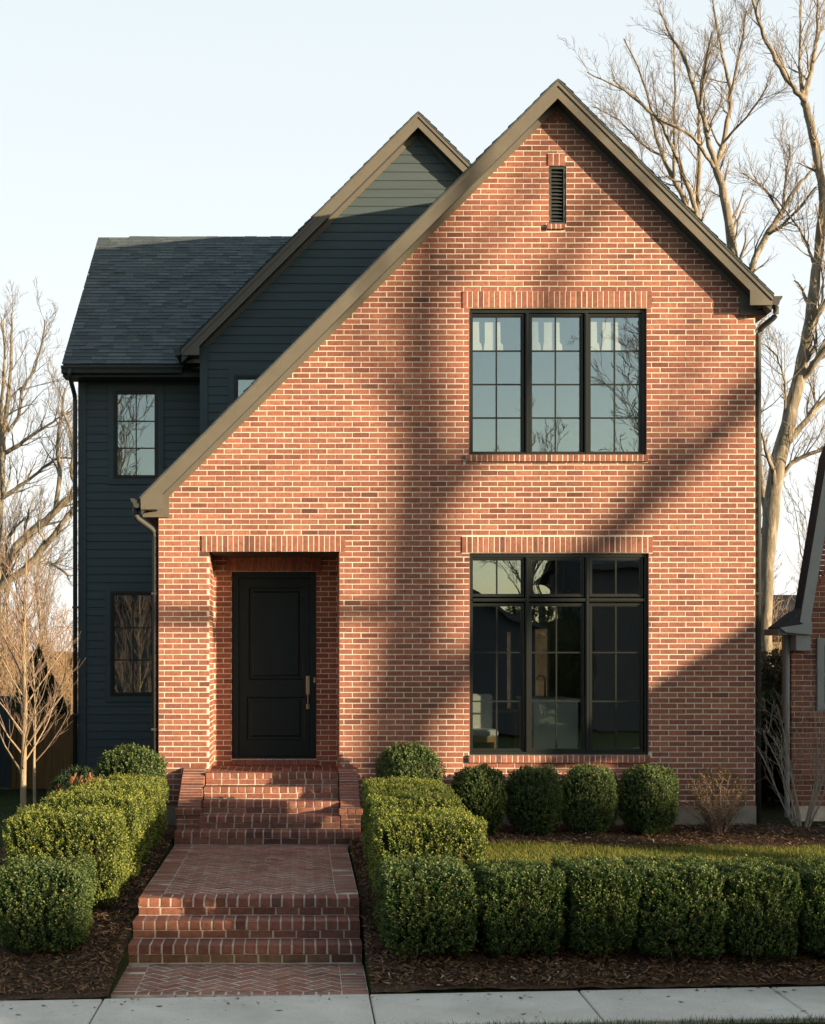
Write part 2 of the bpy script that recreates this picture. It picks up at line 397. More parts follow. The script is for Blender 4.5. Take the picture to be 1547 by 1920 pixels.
# lintels and sills
for i, (a, b, c, d) in enumerate(lint):
    s = MB(); soldier(s, TF, a, b, c, d, rng, proj=.013); s.box(a + .004, b - .004, -.0105, .08, c + .002, d - .002, m=1)
    s.build('lintel', [M['brick'], M['mortar']], house)
for i, (a, b, c, d) in enumerate(sills):
    s = MB()
    n = round((b - a) / .0677); pt = (b - a) / n
    for k in range(n):
        s.cbox(a + k * pt + .005, a + (k + 1) * pt - .005, -.045 + rng.uniform(-.002, .002), .10, c, d - .003, .004, bcol(rng, a + k, c))
    s.box(a + .004, b - .004, -.0415, .098, c + .004, d - .007, m=1)
    s.build('sill', [M['brick'], M['mortar']], house)
# soldier bricks at the very peak
s = MB()
for k in range(4):
    x = 3.164 - .095 + k * .0677 - .022; h = .19 - abs(x + .03 - 3.164) * 1.0
    mb_brick(s, TF, x, x + .057, fz(227), fz(227) + h, .008, .05, bcol(rng, x, 9))
s.build('peak_soldier_course', [M['brick'], M['mortar']], house)
# foundation
f = MB(); f.box(WL - .004, WR + .006, -.006, 6.2, -.3, ZB - .001); f.build('foundation', M['footing'], house)
fv = MB()
for (x0, x1) in ((1.3, 1.62),):
    fv.box(x0, x1, -.012, .0, .12, .24)
# vent
v = MB(); a, b, c, d = VT
v.box(a, a + .028, .012, .09, c, d); v.box(b - .028, b, .012, .09, c, d); v.box(a + .028, b - .028, .012, .09, d - .028, d); v.box(a + .028, b - .028, .012, .09, c, c + .028)
v.box(a, b, .085, .093, c, d)
vent = v.build('gable_vent', M['trim_dark'], house)
for k in range(14):
    z = c + .045 + k * (d - c - .075) / 14.0; l = MB()
    l.prismx([(.022, z), (.070, z + .040), (.070, z + .047), (.022, z + .007)], a + .03, b - .03)
    l.build('louvre', M['trim_dark'], vent)

# ------------------------------------------------------------------ windows
def window(parent, x0, x1, z0, z1, y, mull, rowsplit, sashes, frame_w=.04, fm='frame', depth=.10):
    """sashes: (gx0,gx1,gz0,gz1,[muntin x],[muntin z])"""
    fr = MB()
    fr.box(x0, x0 + frame_w, y, y + depth, z0, z1); fr.box(x1 - frame_w, x1, y, y + depth, z0, z1)
    fr.box(x0 + frame_w, x1 - frame_w, y, y + depth, z0, z0 + frame_w * .8); fr.box(x0 + frame_w, x1 - frame_w, y, y + depth, z1 - frame_w, z1)
    segs = sorted(rowsplit)
    for (a, b) in mull:
        fr.box(a, b, y - .004, y + depth, z0 + frame_w * .8, z1 - frame_w)
        m_ = (a + b) / 2; fr.box(m_ - .010, m_ + .010, y - .016, y - .004, z0 + frame_w * .8, z1 - frame_w)
    for (a, b) in segs:
        xs = [x0 + frame_w] + [q for mm in sorted(mull) for q in mm] + [x1 - frame_w]
        for i in range(0, len(xs), 2): fr.box(xs[i], xs[i + 1], y - .002, y + depth, a, b); fr.box(xs[i], xs[i + 1], y - .010, y - .002, (a + b) / 2 - .01, (a + b) / 2 + .01)
    wo = fr.build('window', M[fm], parent)
    for (a, b, c, d, mx, mz) in sashes:
        s = MB(); t = .036; yy = y + .018
        def rail(X0, X1, Z0, Z1, ya, yb): s.box(X0, X1, ya, yb, Z0, Z1)
        # outer step
        for (g, ya) in ((t, yy), (t * .42, yy + .012)):
            g2 = t * .42 if g == t else 0
            rail(a - g, a - g2, c - g, d + g, ya, yy + .05); rail(b + g2, b + g, c - g, d + g, ya, yy + .05)
            rail(a - g2, b + g2, d + g2, d + g, ya, yy + .05); rail(a - g2, b + g2, c - g, c - g2, ya, yy + .05)
        for q in mx: s.box(q - .009, q + .009, yy + .016, yy + .042, c, d)
        for q in mz:
            xs = [a] + [e_ for m2 in mx for e_ in (m2 - .009, m2 + .009)] + [b]
            for i in range(0, len(xs), 2): s.box(xs[i], xs[i + 1], yy + .018, yy + .042, q - .009, q + .009)
        s.build('sash', M[fm], wo)
        g = MB(); ta, tb_ = rng.uniform(-.003, .003), rng.uniform(-.0022, .0022); xc, zc = (a + b) / 2, (c + d) / 2
        g.box(a - .004, b + .004, yy + .026, yy + .034, c - .004, d + .004); g.v = [(p_[0], p_[1] + ta * (p_[0] - xc) + tb_ * (p_[2] - zc), p_[2]) for p_ in g.v]
        g.build('pane', M['glass'], wo)
    return wo
# pixel marks above are set on the facade plane; parallax behind it is small
def gz(y): return fz(y)
up_s = []
for (a, b) in ((888, 978), (999.5, 1089), (1110, 1201)):
    m_ = (a + b) / 2 - .5
    up_s.append((fx(a), fx(b), fz(845), fz(592), [fx(m_)], [fz(655.5), fz(718.5), fz(781.5)]))
wu = window(house, UP[0], UP[1], UP[2], UP[3], .045, [(fx(986), fx(993)), (fx(1097), fx(1104))], [], up_s)
tag(wu, label='upper triple casement window mirroring pale sky and branches')
lo_s = []
for (a, b) in ((888, 978.5), (999, 1092), (1112.6, 1202.5)):
    m_ = (a + b) / 2
    lo_s.append((fx(a), fx(b), fz(1113), fz(1050), [fx(m_)], []))
    lo_s.append((fx(a), fx(b), fz(1404.5), fz(1136.5), [fx(m_)], [fz(1223.5), fz(1315.5)]))
wl = window(house, LO[0], LO[1], LO[2], LO[3], .045, [(fx(986), fx(993)), (fx(1099), fx(1106))], [(fz(1127.5), fz(1121.5))], lo_s)
tag(wl, label='tall lower window with transoms and dim kitchen behind it')
# small pale shades hanging inside each upper sash
for (a, b) in ((888, 978), (999.5, 1089), (1110, 1201)):
    s = MB(); x = lambda q: fx(a + q)
    s.prism([(x(-1), fz(655)), (x(18), fz(655)), (x(16), fz(641)), (x(13), fz(639)), (x(12), fz(600)), (x(-1), fz(600))], .099, .106)
    s.prism([(x(21), fz(655)), (x(58), fz(655)), (x(57), fz(643)), (x(53), fz(639)), (x(52), fz(601)), (x(23), fz(601)), (x(23), fz(640)), (x(22), fz(643))], .099, .106)
    s.build('window_shade', M['shade'], wu)

# ------------------------------------------------------------------ rooms behind the glass
def room(x0, x1, y0, y1, z0, z1, holes=(), fm='room_floor'):
    r = MB(); t = .04
    slabs(r, lambda u, v, w_: (u, y1 - w_, v), x0, x1, z0, z1, holes, -t, 0, m=0)
    r.box(x0 - t, x0, y0, y1, z0, z1); r.box(x1, x1 + t, y0, y1, z0, z1); r.box(x0 - t, x1 + t, y0, y1 + t, z1 + .001, z1 + t); r.box(x0 - t, x1 + t, y0, y1 + t, z0 - t, z0 - .001, m=1)
    r.build('interior_room', [M['dark_room'], M[fm]], house)
room(1.3, 5.4, .21, 6.0, .62, 3.50, [(3.43, 3.52, 1.2, 2.55), (3.66, 3.78, 1.2, 2.55), (3.90, 4.14, 1.2, 2.60)])
room(1.6, 4.9, .21, 3.4, 4.3, 6.75)
i_ = MB(); i_.box(3.92, 5.39, 1.5, 1.6, .62, 3.5); i_.build('interior_partition', M['stucco'], house)

# ------------------------------------------------------------------ roof pieces
def shingles(mb, O, U, V, ulen, vlen, rng_, expo=.14, thick=.010, vary=.28):
    O, U, V = Vector(O), Vector(U).normalized(), Vector(V).normalized(); Nn = U.cross(V).normalized()
    if Nn.z < 0: Nn = -Nn
    rows = int(vlen / expo) + 1
    for r in range(rows):
        v0 = r * expo; v1 = min(v0 + expo + .03, vlen)
        if v1 - v0 < .03: continue
        u = -rng_.uniform(0, .25)
        while u < ulen:
            L = rng_.uniform(.13, .30); a, b = max(u, 0), min(u + L - .004, ulen); u += L
            if b - a < .01: continue
            t = thick * (1 if rng_.random() < .5 else 1.7); k = rng_.uniform(1 - vary, 1 + vary) * (1.12 if t > thick else .94)
            q = [O + U * a + V * v0 + Nn * t, O + U * b + V * v0 + Nn * t, O + U * b + V * v1 + Nn * .002, O + U * a + V * v1 + Nn * .002,
                 O + U * a + V * v0 - Nn * .002, O + U * b + V * v0 - Nn * .002]
            mb.add([tuple(x) for x in q], [(0, 1, 2, 3), (4, 5, 1, 0)], (k, k, k * rng_.uniform(.96, 1.05)))

def gable(parent, ax, az, lx, rx, th, yf, yb, lbox, rbox, lyb=None, ryb=None, ov=.02):
    """45-degree roof. th: vertical thickness of the rake; lbox/rbox: (inner x, bottom z) of the eave returns or None"""
    lyb = lyb or yb; ryb = ryb or yb
    lz = az - (ax - lx); rz = az - (rx - ax)
    # decks
    for side, ex, ez, yy in (('l', lx, lz, lyb), ('r', rx, rz, ryb)):
        d = MB(); sg = -1 if side == 'l' else 1
        ins = .03
        d.prism([(ax, az - .030), (ex - sg * 0, ez - .030), (ex, ez - th + .10 if th > .1 else ez - th), (ax + sg * .0, az - th + .022)][::1] if False else
                [(ax, az - .030), (ex, ez - .030), (ex, ez - th + .022), (ax, az - th + .022)], yf + .022, yy, m=0)
        d.build('roof_deck', M['trim_dark'], parent)
        sh = MB(); ll = abs(ex - ax) * math.sqrt(2)
        sh.prism([(ax, az), (ex + sg * .012, ez - .012), (ex + sg * .012, ez - .040), (ax, az - .028)], yf - .022, yy, col=(.8, .8, .8))
        if side == 'l': shingles(sh, (ex + sg * .012, yf - .022, ez - .012 + .001), (0, 1, 0), (-sg, 0, 1), yy - yf + .02, ll, rng)
        else: shingles(sh, (ex + sg * .012, yf - .022, ez - .012 + .001), (0, 1, 0), (-sg, 0, 1), yy - yf + .02, ll, rng)
        sh.build('roof_shingles', M['shingle'], parent)
    # rake boards with a proud shingle mould above
    for side, ex, ez, box in (('l', lx, lz, lbox), ('r', rx, rz, rbox)):
        sg = -1 if side == 'l' else 1
        if box:
            bx, bz = box; pz = az - th - abs(bx - ax)
            poly = [(ax, az - .030), (ex, ez - .030), (ex, bz), (bx, bz), (bx, pz), (ax, az - th)]
        else: poly = [(ax, az - .030), (ex, ez - .030), (ex, ez - th), (ax, az - th)]
        if side == 'r': poly = poly[::-1]
        b = MB(); b.prism(poly, yf, yf + .021)
        mo = [(ax, az - .029), (ex, ez - .029), (ex, ez - .085), (ax, az - .085)]
        if side == 'r': mo = mo[::-1]
        b.prism(mo, yf - .016, yf - .0005)
        b.build('rake_board', M['trim'], parent, recalc=True)
        fz_ = .075 if side == 'l' else .045
        wy = yf + .24 if yf < 0 else yf + .24
        fb = [(ax, az - th + .03), (ex, ez - th + .03), (ex, ez - th - fz_), (ax, az - th - fz_)]
        if box:
            hx = bx + (-sg) * .060; tz = az - th + .03 - abs(hx - ax)
            fb = [(ax, az - th + .03), (ex, ez - th + .03), (ex, bz - .075), (hx, bz - .075), (hx, az - th - fz_ - abs(hx - ax)), (ax, az - th - fz_)]
        if side == 'r': fb = fb[::-1]
        q = MB(); q.prism(fb, wy - .024, wy - .001); q.build('frieze_board', M['trim'], parent, recalc=True)
MY = -.24
gable(house, 3.164, 9.251, -1.980, 5.812, .237, MY, 6.3, (-1.711, 3.942), (5.537, 6.462), lyb=4.02)
# eave boxes along the two long sides
b = MB(); b.box(-1.98, WL - .004, MY + .022, 4.88, 3.942, 4.06); b.build('eave_box', M['trim_dark'], house)
b = MB(); b.box(WR + .004, 5.812, MY + .022, 6.3, 6.462, 6.56); b.build('eave_box', M['trim_dark'], house)

def gutter(parent, x_in, sg, z, y0, y1, along='y', mt='gutter'):
    """ogee gutter; x_in: the fascia line, sg: outward side"""
    pr = [(0, 0), (.004, -.10), (.055, -.115), (.085, -.10), (.098, -.055), (.125, -.02), (.128, .004), (.116, .004), (.088, -.05), (.076, -.09), (.052, -.104), (.012, -.092), (.010, 0)]
    g = MB()
    if along == 'y':
        poly = [(x_in + sg * a, z + c) for a, c in pr]; g.prism(poly, y0, y1)
        g.prism([(x_in + sg * a, z + c) for a, c in pr[:7]], y0 - .004, y0 - .0005)
    else:
        poly = [(x_in - a, z + c) for a, c in pr]; g.prismx(poly, y0, y1); g.prismx([(x_in - a, z + c) for a, c in pr[:7]], y0 - .004, y0 - .0005); g.prismx([(x_in - a, z + c) for a, c in pr[:7]], y1 + .0005, y1 + .004)
    return g.build('gutter', M[mt], parent, recalc=True)
gutter(house, -1.982, -1, 4.075, MY + .02, 4.7)
gutter(house, 5.814, 1, 6.575, MY + .02, 6.3)
def downspout(parent, pts, r=.036, mt='gutter'):
    d = MB(); n = len(pts)
    out = []
    P = [Vector(q) for q in pts]
    out.append(P[0])
    for i in range(1, n - 1):
        a, c, e_ = P[i - 1], P[i], P[i + 1]; l = min(.09, (c - a).length * .45, (e_ - c).length * .45)
        p0, p1 = c + (a - c).normalized() * l, c + (e_ - c).normalized() * l
        for t in (0, .25, .5, .75, 1): out.append(p0.lerp(c, t).lerp(c.lerp(p1, t), t))
    out.append(P[-1]); d.tube([tuple(q) for q in out], r, 12)
    o = d.build('downspout', M[mt], parent, smooth=True)
    for zz in (2.9, 1.2):
        k = MB(); lx, ly = P[-1].x, P[-1].y; 
        k.box(lx - r - .006, lx + r + .006, ly - r - .004, ly + r + .03, zz, zz + .03); k.build('strap', M[mt], o)
downspout(house, [(-2.06, -.12, 3.98), (-2.06, -.12, 3.86), (-1.835, .06, 3.70), (-1.835, .06, .05)])
downspout(house, [(5.90, -.10, 6.48), (5.90, -.10, 6.36), (5.728, .05, 6.22), (5.728, .05, .02)])

# ------------------------------------------------------------------ siding wing
def siding(mb, T, z0, z1, xl, xr, holes=(), expo=.131):
    z = z0; k = 0
    while z < z1 - .01:
        zt = min(z + expo, z1); sh = rng.uniform(.95, 1.05)
        cells = [((xl(z), xl(zt)), (xr(z), xr(zt)))]
        for (a, b, c, d) in holes:
            if c < (z + zt) / 2 < d:
                nc = []
                for L, R_ in cells:
                    if b <= L[0] or a >= R_[0]: nc.append((L, R_)); continue
                    if a > L[0]: nc.append((L, (a, a)))
                    if b < R_[0]: nc.append(((b, b), R_))
                cells = nc
        for L, R_ in cells:
            if R_[0] - L[0] < .01: continue
            mb.add([T(L[0], z, .020), T(R_[0], z, .020), T(R_[1], zt, .006), T(max(L[1], L[0]) if L[1] > L[0] else L[1], zt, .006), T(L[0], z, .0), T(R_[0], z, .0)], [(0, 1, 2, 3), (4, 5, 1, 0)], (sh, sh, sh))
        z = zt; k += 1
wing = MB()
TW = lambda u, v, w_: (u, 4.0 - w_, v)
WX, WZ = 1.765, 10.37
W3 = (-1.06, -.20, 4.9, 6.46)
siding(wing, TW, 3.9, 10.12, lambda z: max(-1.52, z - (10.37 - .215 - 1.765)), lambda z: min(3.9, 10.37 - .215 + 1.765 - z), [W3])
slabs(wing, TW, -1.52, 3.6, 3.9, 10.12, [(W3[0] + .06, W3[1] - .06, W3[2] + .06, W3[3] - .06)], -.08, -.002, m=0, zx=(6.86,), ul=lambda z: max(-1.519, z - 8.39), ur=lambda z: min(3.6, 11.90 - z))
TL2 = lambda u, v, w_: (u, 4.9 - w_, v)
W1 = (-3.00, -2.24, 4.93, 6.40); W2 = (-3.05, -2.29, 1.47, 3.20)
siding(wing, TL2, .30, 6.66, lambda z: -3.50, lambda z: -1.50, [(W1[0] - .02, W1[1] + .02, W1[2] - .02, W1[3] + .02), (W2[0] - .02, W2[1] + .02, W2[2] - .02, W2[3] + .02)])
slabs(wing, TL2, -3.52, -1.50, .0, 6.68, [(W1[0] + .03, W1[1] - .03, W1[2] + .03, W1[3] - .03), (W2[0] + .03, W2[1] - .03, W2[2] + .03, W2[3] - .03)], -.1, -.001, m=0)
siding(wing, lambda u, v, w_: (-3.52 - w_, u, v), .30, 6.66, lambda z: 4.92, lambda z: 11.6)   # far side wall
wing.box(-3.519, -3.40, 4.93, 11.6, 0, 6.66)
siding(wing, lambda u, v, w_: (-1.52 - w_, u, v), 3.9, 6.86, lambda z: 4.02, lambda z: 4.9)
wing.box(-1.519, -1.45, 4.02, 4.9, 3.9, 6.80)
wing.box(-3.50, 0, 11.5, 11.6, 0, 6.6)
wing.build('siding_wall', [M['siding']], house)
# corner boards, casings
c = MB()
c.box(-3.545, -3.42, 4.865, 4.885, .28, 6.66); c.box(-3.545, -3.522, 4.885, 4.97, .28, 6.66)
c.box(-1.548, -1.43, 3.965, 3.985, 3.9, 6.86); c.box(-1.548, -1.524, 3.985, 4.06, 3.9, 6.86)
c.box(-3.40, -1.50, 4.868, 4.882, 6.52, 6.66)
c.build('corner_board', M['siding'], house)
fdn = MB(); fdn.box(-3.515, -1.8, 4.91, 11.6, -.3, .29); fdn.build('wing_foundation', M['footing'], house)
def casing(x0, x1, z0, z1, y, w_=.085):
    k = MB(); k.box(x0 - w_, x0, y, y + .022, z0 - w_, z1 + w_); k.box(x1, x1 + w_, y, y + .022, z0 - w_, z1 + w_)
    k.box(x0, x1, y, y + .022, z1, z1 + w_); k.box(x0, x1, y, y + .022, z0 - w_, z0); k.build('window_casing', M['siding'], house)
def small_win(x0, x1, z0, z1, y, nx, rows, lab):
    casing(x0, x1, z0, z1, y - .035)
    g = .065
    mz = [z0 + g + (z1 - z0 - 2 * g) * i / rows for i in range(1, rows)]
    o = window(house, x0, x1, z0, z1, y - .03, [], [], [(x0 + g, x1 - g, z0 + g, z1 - g, [(x0 + x1) / 2], mz)], frame_w=.028, depth=.09)
    tag(o, label=lab); return o
s49 = lambda x, y: ((x - 565) / 117.9, 2.1 + (1235 - y) / 117.9)
small_win(-2.985, -2.27, 4.955, 6.37, 4.9, 2, 3, 'upper window in the shaded siding wall reflecting pale branches')
small_win(-3.035, -2.32, 1.50, 3.17, 4.9, 2, 3, 'dark lower window in the shaded siding wall')
small_win(-1.03, -.23, 4.93, 6.43, 4.0, 2, 3, 'siding gable window half hidden by the brick rake')
# dim rooms behind the small panes
def back(x0, x1, z0, z1, y):
    k = MB(); k.box(x0, x1, y + .8, y + .84, z0, z1); k.box(x0 - .04, x0, y + .1, y + .84, z0, z1); k.box(x1, x1 + .04, y + .1, y + .84, z0, z1); k.box(x0, x1, y + .1, y + .8, z0 - .04, z0); k.box(x0, x1, y + .1, y + .8, z1, z1 + .04)
    k.build('interior_room', M['dark_room'], house)
back(-3.2, -2.0, 4.8, 6.5, 4.95); back(-3.2, -2.0, 1.3, 3.3, 4.95); back(-1.3, 0, 4.8, 6.5, 4.05)
gable(house, WX, WZ, -1.813, 3.02, .235, 3.76, 9.5, (-1.54, 6.69), None)
# shingle line: main roof of the left section
rf = MB()
EY, EZ, RY, RZ, RX0 = 4.45, 6.70, 8.47, 9.84, -3.716
sl = Vector((0, RY - EY, RZ - EZ)); L = sl.length
rf.prismx([(EY, EZ), (RY, RZ), (12.4, EZ), (12.4, EZ - .06), (RY, RZ - .08), (EY, EZ - .06)], RX0, 1.7, col=(.8, .8, .8))
shingles(rf, (RX0 - .015, EY - .02, EZ - .01), (1, 0, 0), tuple(sl), 4.3, L + .02, random.Random(3), expo=.125, vary=.22)
rf.build('roof_shingles', M['shingle'], house, recalc=False)
rc = MB(); rr = random.Random(8)
x = -3.16
while x < .3:
    k = rr.uniform(.85, 1.15)
    rc.prismx([(RY - .14, RZ - .095), (RY, RZ + .02 + .008 * rr.random()), (RY + .14, RZ - .095), (RY, RZ - .02)], x, x + .23, col=(k, k, k)); x += .235
rc.build('ridge_cap', M['shingle'], house)
ev = MB(); ev.prismx([(EY + .012, EZ - .07), (EY + .012, EZ - .20), (4.9, EZ - .20), (4.9, EZ - .07)], RX0 + .03, -1.56)
ev.prismx([(EY + .0, EZ - .055), (RY, RZ - .08), (RY, RZ - .25), (EY + .3, EZ - .20), (EY, EZ - .20)], RX0 - .004, RX0 + .028)
ev.prismx([(RY, RZ - .08), (12.3, EZ - .055), (12.3, EZ - .20), (RY, RZ - .25)], RX0 - .004, RX0 + .028)
ev.prismx([(4.9, EZ - .1), (RY, RZ - .1), (11.5, EZ - .1)], -3.50, -3.46)
ev.build('fascia', M['trim_dark'], house)
gutter(house, EY + .01, 1, EZ - .055, RX0 - .01, -1.86, along='x', mt='trim_dark')
gutter(house, -1.815, -1, 6.80, 3.78, 4.44, mt='trim_dark')
b = MB(); b.box(-1.813, -1.555, 3.785, 4.44, 6.69, 6.80); b.build('eave_box', M['trim_dark'], house)
downspout(house, [(-3.60, 4.36, 6.60), (-3.60, 4.36, 6.50), (-3.585, 4.82, 6.25), (-3.585, 4.83, .02)], mt='trim_dark')

# ------------------------------------------------------------------ front door
x0, x1, z0, z1 = dd; Y = 1.0
dm = MB(); j = .085
dm.box(x0, x0 + j, Y + .03, Y + .16, z0, z1); dm.box(x1 - j, x1, Y + .03, Y + .16, z0, z1); dm.box(x0 + j, x1 - j, Y + .03, Y + .16, z1 - j, z1); dm.box(x0 - .0, x1, Y + .02, Y + .16, z0 - .001, z0 + .03)
dm.build('door_frame', M['door'], house)
dr = MB(); a, b, c, d = x0 + j + .004, x1 - j - .004, z0 + .034, z1 - j - .004; yd = Y + .055
pan = [((466 - 565) / 142.1, (569 - 565) / 142.1, EYE - (1275 - 1235) / 142.1, EYE - (1101 - 1235) / 142.1), ((462 - 565) / 142.1, (571 - 565) / 142.1, EYE - (1389 - 1235) / 142.1, EYE - (1307 - 1235) / 142.1)]
slabs(dr, lambda u, v, w_: (u, yd - w_, v), a, b, c, d, pan, -.045, 0, m=0)
door = dr.build('front_door', M['door'], house)
for (pa, pb, pc, pd) in pan:
    q = MB(); e = .05
    P0 = [(pa, yd + .001, pc), (pb, yd + .001, pc), (pb, yd + .001, pd), (pa, yd + .001, pd)]
    P1 = [(pa + .018, yd + .020, pc + .018), (pb - .018, yd + .020, pc + .018), (pb - .018, yd + .020, pd - .018), (pa + .018, yd + .020, pd - .018)]
    P2 = [(pa + e, yd + .020, pc + e), (pb - e, yd + .020, pc + e), (pb - e, yd + .020, pd - e), (pa + e, yd + .020, pd - e)]
    P3_ = [(pa + e + .02, yd + .008, pc + e + .02), (pb - e - .02, yd + .008, pc + e + .02), (pb - e - .02, yd + .008, pd - e - .02), (pa + e + .02, yd + .008, pd - e - .02)]
    F = []
    for r_ in range(3):
        for i in range(4): F.append((r_ * 4 + i, r_ * 4 + (i + 1) % 4, r_ * 4 + 4 + (i + 1) % 4, r_ * 4 + 4 + i))
    F.append((12, 13, 14, 15)); q.add(P0 + P1 + P2 + P3_, F); q.build('door_panel', M['door'], door)
h = MB(); hx = (577.5 - 565) / 142.1
hz = lambda y: EYE - (y - 1235) / 142.1
h.cbox(hx - .026, hx + .026, yd - .014, yd, hz(1303), hz(1267), .006)
h.tube([(hx, yd - .03, hz(1271)), (hx, yd - .014, hz(1271))], .02, 12)
h.tube([(hx, yd - .012, hz(1292)), (hx, yd - .05, hz(1294)), (hx, yd - .058, hz(1300)), (hx, yd - .056, hz(1318)), (hx, yd - .045, hz(1324)), (hx, yd - .012, hz(1326))], .009, 10)
h.cbox(hx - .022, hx + .022, yd - .012, yd, hz(1330), hz(1320), .004)
h.build('door_handle', M['brass'], door)
bl = MB(); bx = (590 - 565) / 142.1; bl.cbox(bx - .012, bx + .012, Y + .018, Y + .03, hz(1280), hz(1270), .003); bl.build('doorbell', M['brass'], house)

# kitchen things seen through the lower window
def cbx(mb, *a, c=.01, **k): mb.cbox(*a, c, **k)
k = MB(); k.box(3.06, 3.64, .95, 2.3, .62, 1.535); o = k.build('kitchen_island', M['white']); tag(o, 'pale green white kitchen island behind the middle lower casement', 'kitchen island')
k = MB(); k.cbox(3.03, 3.67, .92, 2.34, 1.537, 1.572, .004); k.build('countertop', M['shade'], o)
k = MB(); k.tube([(3.30, 1.5, 1.572), (3.30, 1.5, 1.80), (3.28, 1.5, 1.86), (3.22, 1.5, 1.87), (3.18, 1.5, 1.82)], .012, 8); k.tube([(3.40, 1.5, 1.572), (3.40, 1.5, 1.66)], .010, 8)
tag(k.build('kitchen_faucet', M['brass'], smooth=True), 'slim metal tap standing on the pale kitchen island', 'faucet')
ch = empty('dining_chair', (2.30, .62, .66), label='pale upholstered dining chair with wooden legs inside the lower left casement', cat='chair')
k = MB(); k.cbox(-.24, .22, -.20, .24, .44, .53, .02); k.build('seat', M['white'], ch)
k = MB(); k.cbox(-.24, .20, .18, .26, .50, .98, .03); k.build('backrest', M['white'], ch)
k = MB(); k.box(-.22, .20, -.18, .20, .37, .438); k.build('seat_frame', M['wood'], ch)
for sx in (-.21, .17):
    for sy in (-.17, .17):
        k = MB(); k.box(sx, sx + .035, sy, sy + .035, 0, .369); k.build('leg', M['wood'], ch)
tb = empty('dining_table', (2.95, 2.5, .62), label='small wooden table beside the pale island inside the house', cat='table')
k = MB(); k.cbox(-.40, .10, -.4, .4, .72, .76, .006); k.build('table_top', M['wood'], tb)
for sx in (-.36, .03):
    for sy in (-.36, .32):
        k = MB(); k.box(sx, sx + .04, sy, sy + .04, 0, .719); k.build('leg', M['wood'], tb)
# ================================================================== STEPS AND WALK
def courses(mb, x0, x1, yf, yb, zt, zb, rg, dark=-.04, over=.012, hh=.074, moss=0):
    n = round((x1 - x0) / .1016); pt = (x1 - x0) / n
    for i in range(n):
        c_ = bcol(rg, x0 + i * .7, zt * 3, dark); 
        mb.cbox(x0 + i * pt + .0045, x0 + (i + 1) * pt - .0045, yf - over, yb, zt - hh, zt, .007, c_, jit=.0022, rng=rg)
    mb.box(x0 + .006, x1 - .006, yf - over + .004, yb, zt - hh + .003, zt - .005, m=1)
    zl = zb; nrow = max(1, round((zt - hh - zb) / .0677)); ph = (zt - hh - zb) / nrow
    for r_ in range(nrow):
        x = x0 + (.1 if r_ % 2 else 0) - .0
        xs = [x0]; xx = x0 + (.1016 if (r_ + int(zt * 10)) % 2 else .2032)
        while xx < x1 - .05: xs.append(xx); xx += .2075
        xs.append(x1)
        for a, b in zip(xs[:-1], xs[1:]):
            c_ = bcol(rg, a, zt * 5 + r_, dark + .03)
            if moss: c_ = (c_[0] * .8, c_[1] * 1.05, c_[2] * .9)
            mb.cbox(a + .0045, b - .0045, yf, yf + .09, zb + r_ * ph + .004, zb + (r_ + 1) * ph - .005, .006, c_, jit=.002, rng=rg)
    mb.box(x0 + .006, x1 - .006, yf + .003, yb, zb - .05, zt - hh + .002, m=1)
BM = [M['brick'], M['mortar_dark']]
rg = random.Random(21)
st = empty('porch_steps', (-.37, -.6, 0), label='five brick steps between sloped cheek walls rising to the front door', cat='steps', kind='structure')
up = [(-.22, .690, .542), (-.50, .542, .394), (-.78, .394, .246), (-1.06, .246, .098), (-1.34, .098, -.056)]
for i, (yf, zt, zb) in enumerate(up):
    m_ = MB(); xa, xb = (-1.185, .455) if i < 3 else ((-1.20, .46) if i == 3 else (-1.475, .70))
    yb = up[i - 1][0] + .012 if i else -.002
    courses(m_, xa, xb, yf, yb + .0, zt, zb, rg)
    m_.box(xa + .01, xb - .01, yf + .10, max(yb + .02, -.003) if i else -.003, zb - .1, zt - .078, m=1)
    o = m_.build('step', BM, None); o.parent = st; o.location = -Vector(st.location)
pf = MB()   # porch floor of brick headers
nx = 16; n = 10
for jx in range(nx):
    for jy in range(5):
        a = DR[0] + jx * (DR[1] - DR[0]) / nx
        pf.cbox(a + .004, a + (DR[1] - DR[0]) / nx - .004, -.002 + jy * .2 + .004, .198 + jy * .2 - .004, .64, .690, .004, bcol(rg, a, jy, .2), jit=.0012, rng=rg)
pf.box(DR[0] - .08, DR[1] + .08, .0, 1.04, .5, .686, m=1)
pf.build('porch_floor', BM, house)
